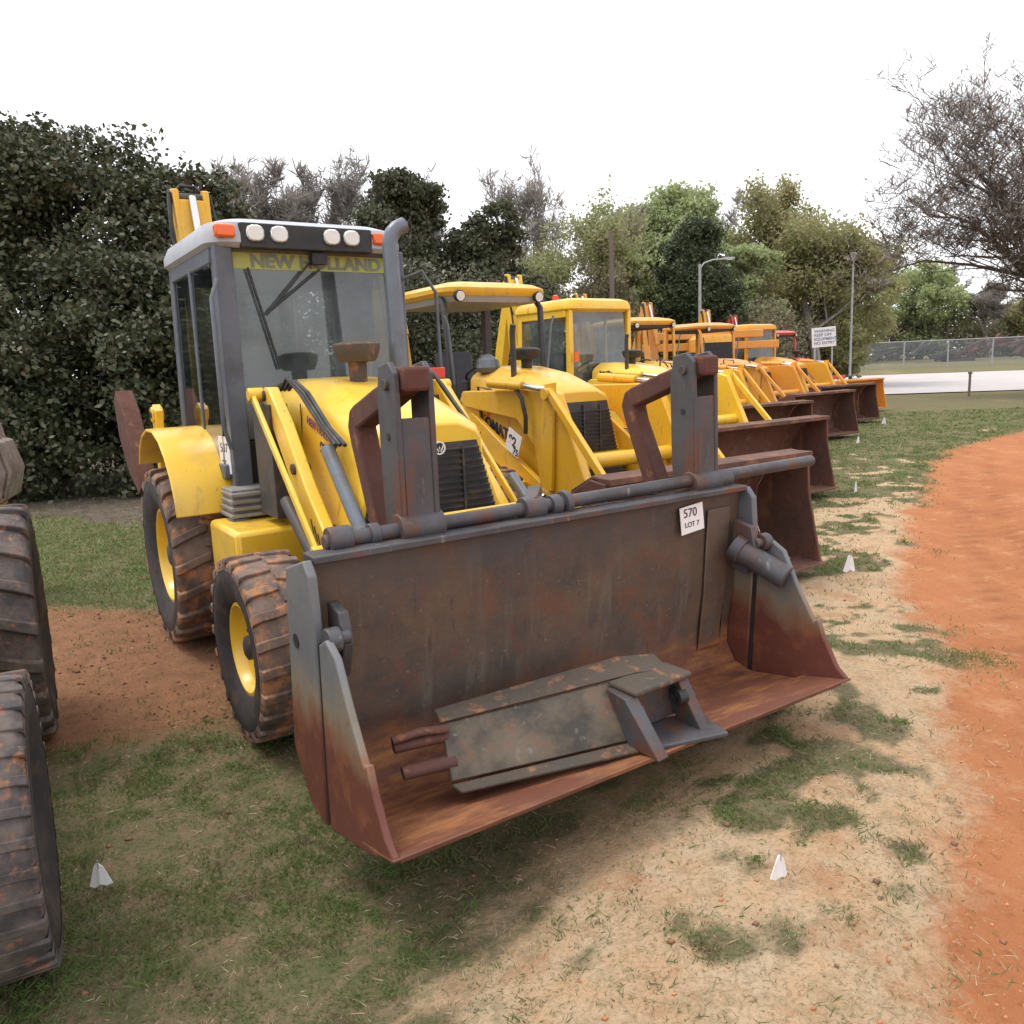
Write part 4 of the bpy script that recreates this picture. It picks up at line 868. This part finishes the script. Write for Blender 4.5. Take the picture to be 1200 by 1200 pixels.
def crown_pts(n_, blobs, shell=.45):
    w_ = np.array([b_[3]*b_[4]*b_[5] for b_ in blobs]); w_ = w_/w_.sum(); k = rng.choice(len(blobs), n_, p=w_); B_ = np.array(blobs)[k]
    d = rng.normal(size=(n_, 3)); d /= np.linalg.norm(d, axis=1)[:, None]; r_ = (shell+(1-shell)*rng.random(n_))**.6
    return B_[:, :3]+d*B_[:, 3:6]*r_[:, None]
def leafy(name, label, x, y, h, rad, mat, nleaf, size, trunk='bark', seed=1, low=.12, cat='tree', group=None, clump=None, shape='round', clumpr=.13):
    o = empty(name, (x, y, gz(x, y)-.02), seed*.7); tag(o, label, cat, group)
    rd = np.random.default_rng(seed); nl = max(34, int((clump or 70)/2)) if shape != 'cone' else 90; L1 = []
    zc = h*(low+1)/2; hz = h*(1-low)/2
    for k in range(nl):
        t = rd.random(); p = np.array([0, 0, 2*t-1.])
        lim = {'round': math.sqrt(max(0, 1-(2*t-1)**2*.9)), 'cone': (1-t)**.5*.95+.03, 'column': .85*min(1, (1.03-t)*5), 'dome': math.sqrt(max(0, 1-t*t))}[shape]
        rr, az = lim*math.sqrt(rd.random()), rd.uniform(0, 2*math.pi); p[0], p[1] = rr*math.cos(az), rr*math.sin(az)
        q = rd.uniform(.20, .36)*(max(lim*1.1, .22) if shape == 'cone' else 1)
        L1.append((p[0]*rad*.82, p[1]*rad*.82, zc+p[2]*hz*(.88 if shape != 'cone' else .97), rad*q, rad*q, min(rad*q*.8, h*.2)))
    L1 = np.array(L1); m_ = 14
    k = rd.integers(0, nl, nl*m_); d = rd.normal(size=(nl*m_, 3)); d /= np.linalg.norm(d, axis=1)[:, None]
    L2 = L1[k, :3]+d*L1[k, 3:6]*rd.uniform(.55, 1.12, (nl*m_, 1)); r2 = rad*clumpr*rd.uniform(.5, 1.3, nl*m_)
    nleaf = int(nleaf*1.9); k = rd.integers(0, nl*m_, nleaf); C_ = L2[k]+rd.normal(size=(nleaf, 3))*r2[k][:, None]*np.array([.62, .62, .42])
    C_[:, 2] = np.abs(C_[:, 2]); C_ = C_[C_[:, 2] < h*.99]
    quads('crown', C_, size*.64, mat, o)
    mb, tips = grow(h*1.05, h*.022, .8, 2, seed, .2, .5); k = .86*h/max(v[2] for v in mb.v); mb.v = [(v[0]*k, v[1]*k, v[2]*k) for v in mb.v]
    mb.build('trunk', M[trunk], o); return o
def bare(name, label, x, y, h, r0, seed, mat='bark', levels=4, spread=.8, up=.4, leaf=None, nleaf=0, size=.1, lean=(0, 0), base=.3, group=None, kids=(3, 5), decay=(.45, .68), twig=1.0, limbs=None):
    o = empty(name, (x, y, gz(x, y)-.02)); tag(o, label, 'tree', group)
    mb, tips = grow(h, r0, spread, levels, seed, base, up, lean, kids, decay=decay, limbs=limbs)
    zmax = max(v[2] for v in mb.v); k = 1 if limbs else h/zmax; mb.v = [(v[0]*k, v[1]*k, v[2]*k) for v in mb.v]; tips = [t*k for t in tips]
    mb.build('trunk', M[mat], o, fix=False)
    if leaf:
        T = np.array([tuple(t) for t in tips]); n_ = int(nleaf*1.7); C_ = T[rng.integers(0, len(T), n_)]
        if leaf == 'lf_grey':           # fine twigs rooted on the branch ends
            n_ = int(n_*1.5); C_ = T[rng.integers(0, len(T), n_)]
            d = rng.normal(size=(n_, 3)); d[:, 2] = np.abs(d[:, 2])+.3; d /= np.linalg.norm(d, axis=1)[:, None]; c2 = np.cross(d, rng.normal(size=(n_, 3))); c2 /= np.linalg.norm(c2, axis=1)[:, None]
            ln = (h*.055*min(1, twig)*(.4+.9*rng.random(n_)))[:, None]; wd = size*.10*twig; mid = C_+d*ln*.5+rng.normal(0, .02*h*.1, (n_, 3))
            V = np.stack([C_-c2*wd, C_+c2*wd, mid+c2*wd*.6, C_+d*ln], 1)
            me = bpy.data.meshes.new('twigs'); me.vertices.add(n_*4); me.loops.add(n_*4); me.polygons.add(n_); me.vertices.foreach_set('co', V.reshape(-1)); me.loops.foreach_set('vertex_index', np.arange(n_*4)); me.polygons.foreach_set('loop_start', np.arange(n_)*4); me.update()
            me.materials.append(M[leaf]); t_ = bpy.data.objects.new('twigs', me); COL.objects.link(t_); t_.parent = o; tag(t_, kind='stuff')
        else: quads('crown', C_+rng.normal(0, h*.025, (n_, 3)), size*.68, M[leaf], o)
    return o
# left evergreen mass
leafy('magnolia_tree', 'tall dark magnolia filling the upper left, highest of the evergreens', -9.2, 16.6, 6.9, 3.5, M['lf_magnolia'], 56000, .105, seed=3, low=.02, clump=88, group='dark evergreens on the left', shape='column', clumpr=.11)
leafy('magnolia_tree', 'dark magnolia with ragged edge reaching just behind the grey cab', -6.6, 17.0, 6.5, 1.9, M['lf_magnolia'], 30000, .11, seed=5, low=.02, clump=80, group='dark evergreens on the left', clumpr=.14, shape='round')
leafy('magnolia_tree', 'dark magnolia at the far left edge behind the detached bucket', -12.4, 15.0, 6.8, 3.2, M['lf_magnolia'], 34000, .12, seed=8, low=.02, clump=80, group='dark evergreens on the left', shape='column')
for k, (x, y, h, r_, lb_) in enumerate(((-8.6, 13.9, 3.6, 1.7, 'low dark shrub under the tall magnolia, left of the first machine'), (-6.4, 14.6, 4.2, 1.7, 'dark shrub directly behind the yellow rear fender'), (-10.6, 12.6, 3.6, 1.8, 'dark shrub behind the detached digging bucket'), (-4.3, 16.6, 4.6, 2.0, 'dark shrub seen through the grey cab side glass'), (-2.0, 19.5, 4.6, 2.4, 'dark shrub behind the second machine canopy'))):
    leafy('evergreen_shrub', lb_, x, y, h, r_, M['lf_magnolia'], 15000, .10, seed=20+k, low=-.05, clump=50, cat='shrub', group='shrubs below the evergreens', shape='column', clumpr=.17)
bare('bare_tree', 'thin bare tree rising just behind the amber roof light', -10.8, 36, 11.4, .16, 31, 'barkpale', 4, .6, .6, 'lf_grey', 5000, .10)
bare('bare_tree', 'small bare tree above the white work lights of the grey cab', -7.4, 38, 10.9, .15, 32, 'barkpale', 4, .6, .6, 'lf_grey', 4000, .10)
leafy('oak_tree', 'dark rounded evergreen oak right of the grey cab roof', -3.3, 30, 8.9, 2.1, M['lf_dark'], 26000, .15, seed=41, low=.1, clump=60, group='evergreen oaks behind the canopy')
leafy('oak_tree', 'dark evergreen oak directly above the yellow canopy', -.7, 30.5, 8.3, 1.9, M['lf_dark'], 22000, .15, seed=42, low=.1, clump=55, group='evergreen oaks behind the canopy')
leafy('oak_tree', 'lower dark oak between the canopy and the budding tree', .6, 27, 4.9, 2.0, M['lf_dark'], 16000, .14, seed=43, low=.0, clump=45, group='evergreen oaks behind the canopy')
bare('budding_tree', 'budding green tree behind the third machine cab', 2.2, 33, 8.6, .16, 51, 'bark', 4, .9, .3, 'lf_bud', 14000, .12)
bare('bare_tree', 'tallest bare tree with crooked top above the budding tree', 1.6, 37, 11.6, .15, 52, 'barkpale', 4, .5, .7, 'lf_grey', 1500, .09, base=.5)
bare('bare_tree', 'thin brown tree beside the dark utility pole', 5.4, 41, 9.3, .14, 53, 'bark', 4, .6, .5, 'lf_under', 7000, .13)
leafy('light_green_tree', 'tall light green tree rising behind the dark cedar', 10.2, 49, 12.3, 4.0, M['lf_light'], 34000, .22, seed=67, low=.12, clump=130, trunk='barkpale')
leafy('cedar_tree', 'dense dark cedar behind the curved street lamp', 9.5, 41, 8.9, 3.1, M['lf_cedar'], 52000, .15, seed=62, low=.02, clump=150, shape='cone', clumpr=.12)
bare('bare_tree', 'pale bare tree between the cedar and the olive tree', 16.5, 56, 12.6, .17, 63, 'barkpale', 4, .7, .5, 'lf_grey', 6000, .16)
bare('olive_tree', 'broad olive-green spring tree behind the white sign', 17.6, 46, 12.4, .24, 71, 'barkpale', 4, 1.0, .25, 'lf_olive', 22000, .19, base=.25, kids=(4, 5))
leafy('olive_tree', 'lower olive-brown tree under the broad spring tree', 19.4, 49, 8.6, 3.4, M['lf_olive'], 16000, .2, seed=73, low=.1, clump=50)
OAK = [([(0, 0, -.1), (-.1, 0, 1.6), (-.35, 0, 3.0), (-.5, .1, 4.6), (-.4, .2, 6.6), (-.1, .3, 8.6), (.2, .3, 10.4)], .42, .05),
       ([(-.35, 0, 2.6), (-1.18, -.1, 3.39), (-2.12, -.3, 4.58), (-3.38, -.5, 5.77), (-4.78, -.7, 6.72), (-6.14, -.9, 7.16)], .20, .025),
       ([(-.5, 0, 4.0), (-1.3, .2, 4.5), (-2.13, .4, 4.81), (-3.86, .6, 5.27), (-5.73, .8, 5.54), (-7.06, .9, 5.2)], .12, .018),
       ([(-.45, 0, 5.2), (-1.72, .2, 6.3), (-2.46, .3, 7.2), (-3.73, .5, 8.64), (-4.78, .6, 9.56)], .14, .02),
       ([(-.4, .1, 6.4), (-1.6, -.3, 7.6), (-2.75, -.5, 8.92), (-3.16, -.7, 10.02)], .10, .02),
       ([(-2.12, -.3, 4.58), (-3.0, -.9, 6.4), (-3.98, -1.2, 7.39), (-5.7, -1.5, 8.25), (-6.4, -1.6, 9.06)], .09, .015)]
bare('bare_oak', 'large bare oak whose limbs reach in from the right edge', 22.8, 33, 11.8, .28, 84, 'bark', 5, 1.0, .2, 'lf_grey', 5200, .10, base=.25, kids=(3, 4), decay=(.5, .75), twig=.55, limbs=OAK)
leafy('distant_tree', 'distant pale green tree right of the light pole', 51, 101, 11.8, 5.6, M['lf_light'], 12000, .36, seed=91, low=.05, clump=40)
bare('distant_tree', 'distant greyish bare tree at the right edge', 57.5, 97, 11.2, .3, 92, 'barkpale', 4, .9, .4, 'lf_grey', 9000, .28)
leafy('distant_tree', 'distant olive tree behind the light pole', 40, 92, 10.8, 5.4, M['lf_olive'], 10000, .34, seed=93, low=.05, clump=40)
leafy('distant_tree', 'distant small green tree between the two at the right', 63, 99, 7, 4.0, M['lf_olive'], 8000, .34, seed=94, low=.0, clump=30)
leafy('light_green_tree', 'light green tree low on the right flank of the dark cedar', 13.6, 46, 8.2, 2.0, M['lf_light'], 9000, .2, seed=101, low=.1, clump=40, trunk='barkpale')
leafy('budding_tree', 'pale budding tree filling the gap left of the cedar', 6.2, 44, 8.0, 2.0, M['lf_bud'], 9000, .2, seed=102, low=.05, clump=40, trunk='barkpale')
leafy('oak_tree', 'dark oak filling the gap behind the canopy roof', -2.0, 31.5, 6.6, 2.6, M['lf_dark'], 18000, .15, seed=103, low=.0, clump=60, group='evergreen oaks behind the canopy')
bare('bare_tree', 'thin bare tree between the two evergreen oaks', -5.2, 37, 10.6, .14, 104, 'barkpale', 4, .6, .6, 'lf_grey', 4000, .10)
bare('bare_tree', 'slim bare tree just right of the dark utility pole', 7.4, 50, 10.8, .14, 105, 'barkpale', 4, .6, .6, 'lf_grey', 4000, .12)
# undergrowth behind the row: reads as one mass
bl = [(x_, 46+rng.normal(0, 3)+.35*max(x_-10, 0), 1.2+rng.random()*2.3, 1.8, 1.5, 1.6+rng.random()) for x_ in np.arange(-14, 19.5, .9)]
C_ = crown_pts(70000, bl, .1); C_[:, 2] = np.abs(C_[:, 2])
uo = quads('undergrowth', C_, .12, M['lf_under'], None); tag(uo, 'brown and green undergrowth in a band behind the row of machines', 'undergrowth', kind='stuff')
bl = [(x_, 104+rng.normal(0, 3), 2.2+rng.random()*2.5, 5, 3, 3+1.5*rng.random()) for x_ in np.arange(28, 110, 4.)]
C_ = crown_pts(50000, bl, .1); C_[:, 2] = np.abs(C_[:, 2])
uo = quads('far_wood', C_, .27, M['lf_under'], None); tag(uo, 'far brown-green wood beyond the fence', 'wood', kind='stuff')

# ------------------------------------------------------------------ poles, lamp, sign, fence
def pole(name, label, cat, x, y, h, r0, r1, mat):
    o = empty(name, (x, y, gz(x, y))); tag(o, label, cat); MB().cyl((0, 0, -.2), (0, 0, h), r0, 14, r1).build('shaft', M[mat], o); return o
o = pole('utility_pole', 'dark utility pole above the third machine cab', 'utility pole', 4.06, 31, 6.75, .10, .08, 'wood')
MB().cyl((0, 0, 6.45), (0, .10, 6.45), .035, 8).build('insulator', M['galv'], o)
o = pole('street_lamp', 'grey street lamp with arm curving right in front of the dark cedar', 'street lamp', 8.85, 37.4, 6.15, .09, .06, 'galv')
MB().tube([(0, 0, 5.95), (.2, 0, 6.2), (.6, 0, 6.32), (1.15, 0, 6.33)], .035, 8).build('arm', M['galv'], o)
lh = MB().loft([[(1.05+a, b_*q, 6.33+c_) for b_, c_ in ((-.11, -.02), (.11, -.02), (.09, .07), (-.09, .07))] for a, q in ((0, .6), (.15, 1), (.42, .9), (.5, .5))]).build('lamp_head', M['galv'], o)
MB().bb(1.17, 1.45, -.08, .08, 6.285, 6.308).build('lens', M['lens'], lh)
o = pole('light_pole', 'slender pale pole in front of the broad olive tree', 'light pole', 18.5, 44, 7.0, .07, .045, 'galv')
MB().loft([[(a, b_, 6.95+c_) for a, b_, c_ in ((-.10, -.1, 0), (.10, -.1, 0), (.1, .1, 0), (-.1, .1, 0))], [(-.14, -.12, 7.1), (.14, -.12, 7.1), (.14, .12, 7.1), (-.14, .12, 7.1)], [(-.06, -.06, 7.18), (.06, -.06, 7.18), (.06, .06, 7.18), (-.06, .06, 7.18)]]).build('lamp_head', M['galv'], o)
o = empty('sign', (9.30, 24, gz(9.3, 24)), -.25); tag(o, 'white board with lines of blue writing standing above the last machines', 'sign')
MB().box((0, 0, 2.43), (.66, .03, .56), Matrix.Rotation(R(-3), 3, 'Y')).build('board', M['paper'], o, .004)
for s in (-.24, .24): MB().cyl((s, .035, -.2), (s, .035, 2.5), .025, 8).build('post', M['galv'], o)
M['blueink'] = layered('blue_ink', (.10, .17, .33), [], .6, bmp=0)
for k, t in enumerate(('WARNING', 'KEEP OFF', 'EQUIPMENT', 'NO ENTRY')): text('lettering', t, .115, (-.27, -.018, 2.56-k*.115), (1, 0, .05), (-.05, 0, 1), M['blueink'], o, .001, 0, .002)
# chain-link fence beyond the road
M['mesh'] = bpy.data.materials.new('chain_link'); M['mesh'].use_nodes = True; n = M['mesh'].node_tree; b = n.nodes['Principled BSDF']
b.inputs['Base Color'].default_value = (.33, .36, .38, 1); b.inputs['Metallic'].default_value = .4; b.inputs['Roughness'].default_value = .5
def weave(n):
    tc = n.nodes.new('ShaderNodeTexCoord'); s_ = n.nodes.new('ShaderNodeSeparateXYZ'); n.links.new(tc.outputs['Object'], s_.inputs[0]); o_ = []
    for sg in (1, -1):
        a = n.nodes.new('ShaderNodeMath'); a.operation = 'MULTIPLY_ADD'; n.links.new(s_.outputs[2], a.inputs[0]); a.inputs[1].default_value = sg; n.links.new(s_.outputs[0], a.inputs[2])
        p_ = n.nodes.new('ShaderNodeMath'); p_.operation = 'PINGPONG'; n.links.new(a.outputs[0], p_.inputs[0]); p_.inputs[1].default_value = .045
        c_ = n.nodes.new('ShaderNodeMath'); c_.operation = 'LESS_THAN'; n.links.new(p_.outputs[0], c_.inputs[0]); c_.inputs[1].default_value = .006; o_.append(c_.outputs[0])
    m_ = n.nodes.new('ShaderNodeMath'); m_.operation = 'MAXIMUM'; n.links.new(o_[0], m_.inputs[0]); n.links.new(o_[1], m_.inputs[1]); return m_.outputs[0]
n.links.new(weave(n), b.inputs['Alpha'])
x0, y0, x1_, y1_ = 24, 73, 78, 66; L_ = math.hypot(x1_-x0, y1_-y0); zb = gz(45, 70)
fo = empty('chain_link_fence', (x0, y0, zb), math.atan2(y1_-y0, x1_-x0)); tag(fo, 'long chain-link fence with pale posts beyond the concrete road', 'fence')
nb = 15
for k in range(nb+1): MB().cyl((L_*k/nb, 0, -.4), (L_*k/nb, 0, 2.35), .06, 8).build('post', M['galv'], fo)
MB().cyl((0, 0, 2.3), (L_, 0, 2.3), .04, 8).build('top_rail', M['galv'], fo)
MB().bb(0, L_, -.002, .002, -.2, 2.3).build('mesh_panel', M['mesh'], fo)
# dark machinery and piles beyond the fence
def heap(label, x, y, L_, h, mat, seed):
    rd = random.Random(seed); o = empty('scrap_heap', (x, y, gz(x, y)), rd.uniform(-.2, .1)); tag(o, label, 'scrap heap', 'dark heaps beyond the fence')
    mb = MB()
    for k in range(26):
        px = rd.uniform(-L_/2, L_/2); hz = h*(1-(2*px/L_)**2)*rd.uniform(.5, 1)
        mb.beam((px-rd.uniform(.4, 1.6), rd.uniform(-1, 1), hz*rd.uniform(.2, .9)), (px+rd.uniform(.4, 1.6), rd.uniform(-1, 1), hz), rd.uniform(.1, .5), rd.uniform(.1, .4))
    mb.build('heap', M[mat], o, .02); return o
heap('low dark scrap heap beyond the fence near the light pole', 41, 84, 10, 2.6, 'darksteel', 1)
heap('dark brown scrap heap beyond the middle of the fence', 50, 84, 9, 3.2, 'rust', 2)
heap('grey scrap heap beyond the right end of the fence', 60, 82, 9, 1.9, 'step', 3)
# small post at the road
o = empty('marker_post', (19.1, 33.6, gz(19.1, 33.6))); tag(o, 'thin dark post in front of the concrete road', 'post')
MB().cyl((0, 0, -.1), (0, 0, .95), .05, 8).build('stake', M['wood'], o); MB().box((0, 0, .95), (.16, .05, .1)).build('cap', M['wood'], o, .01)
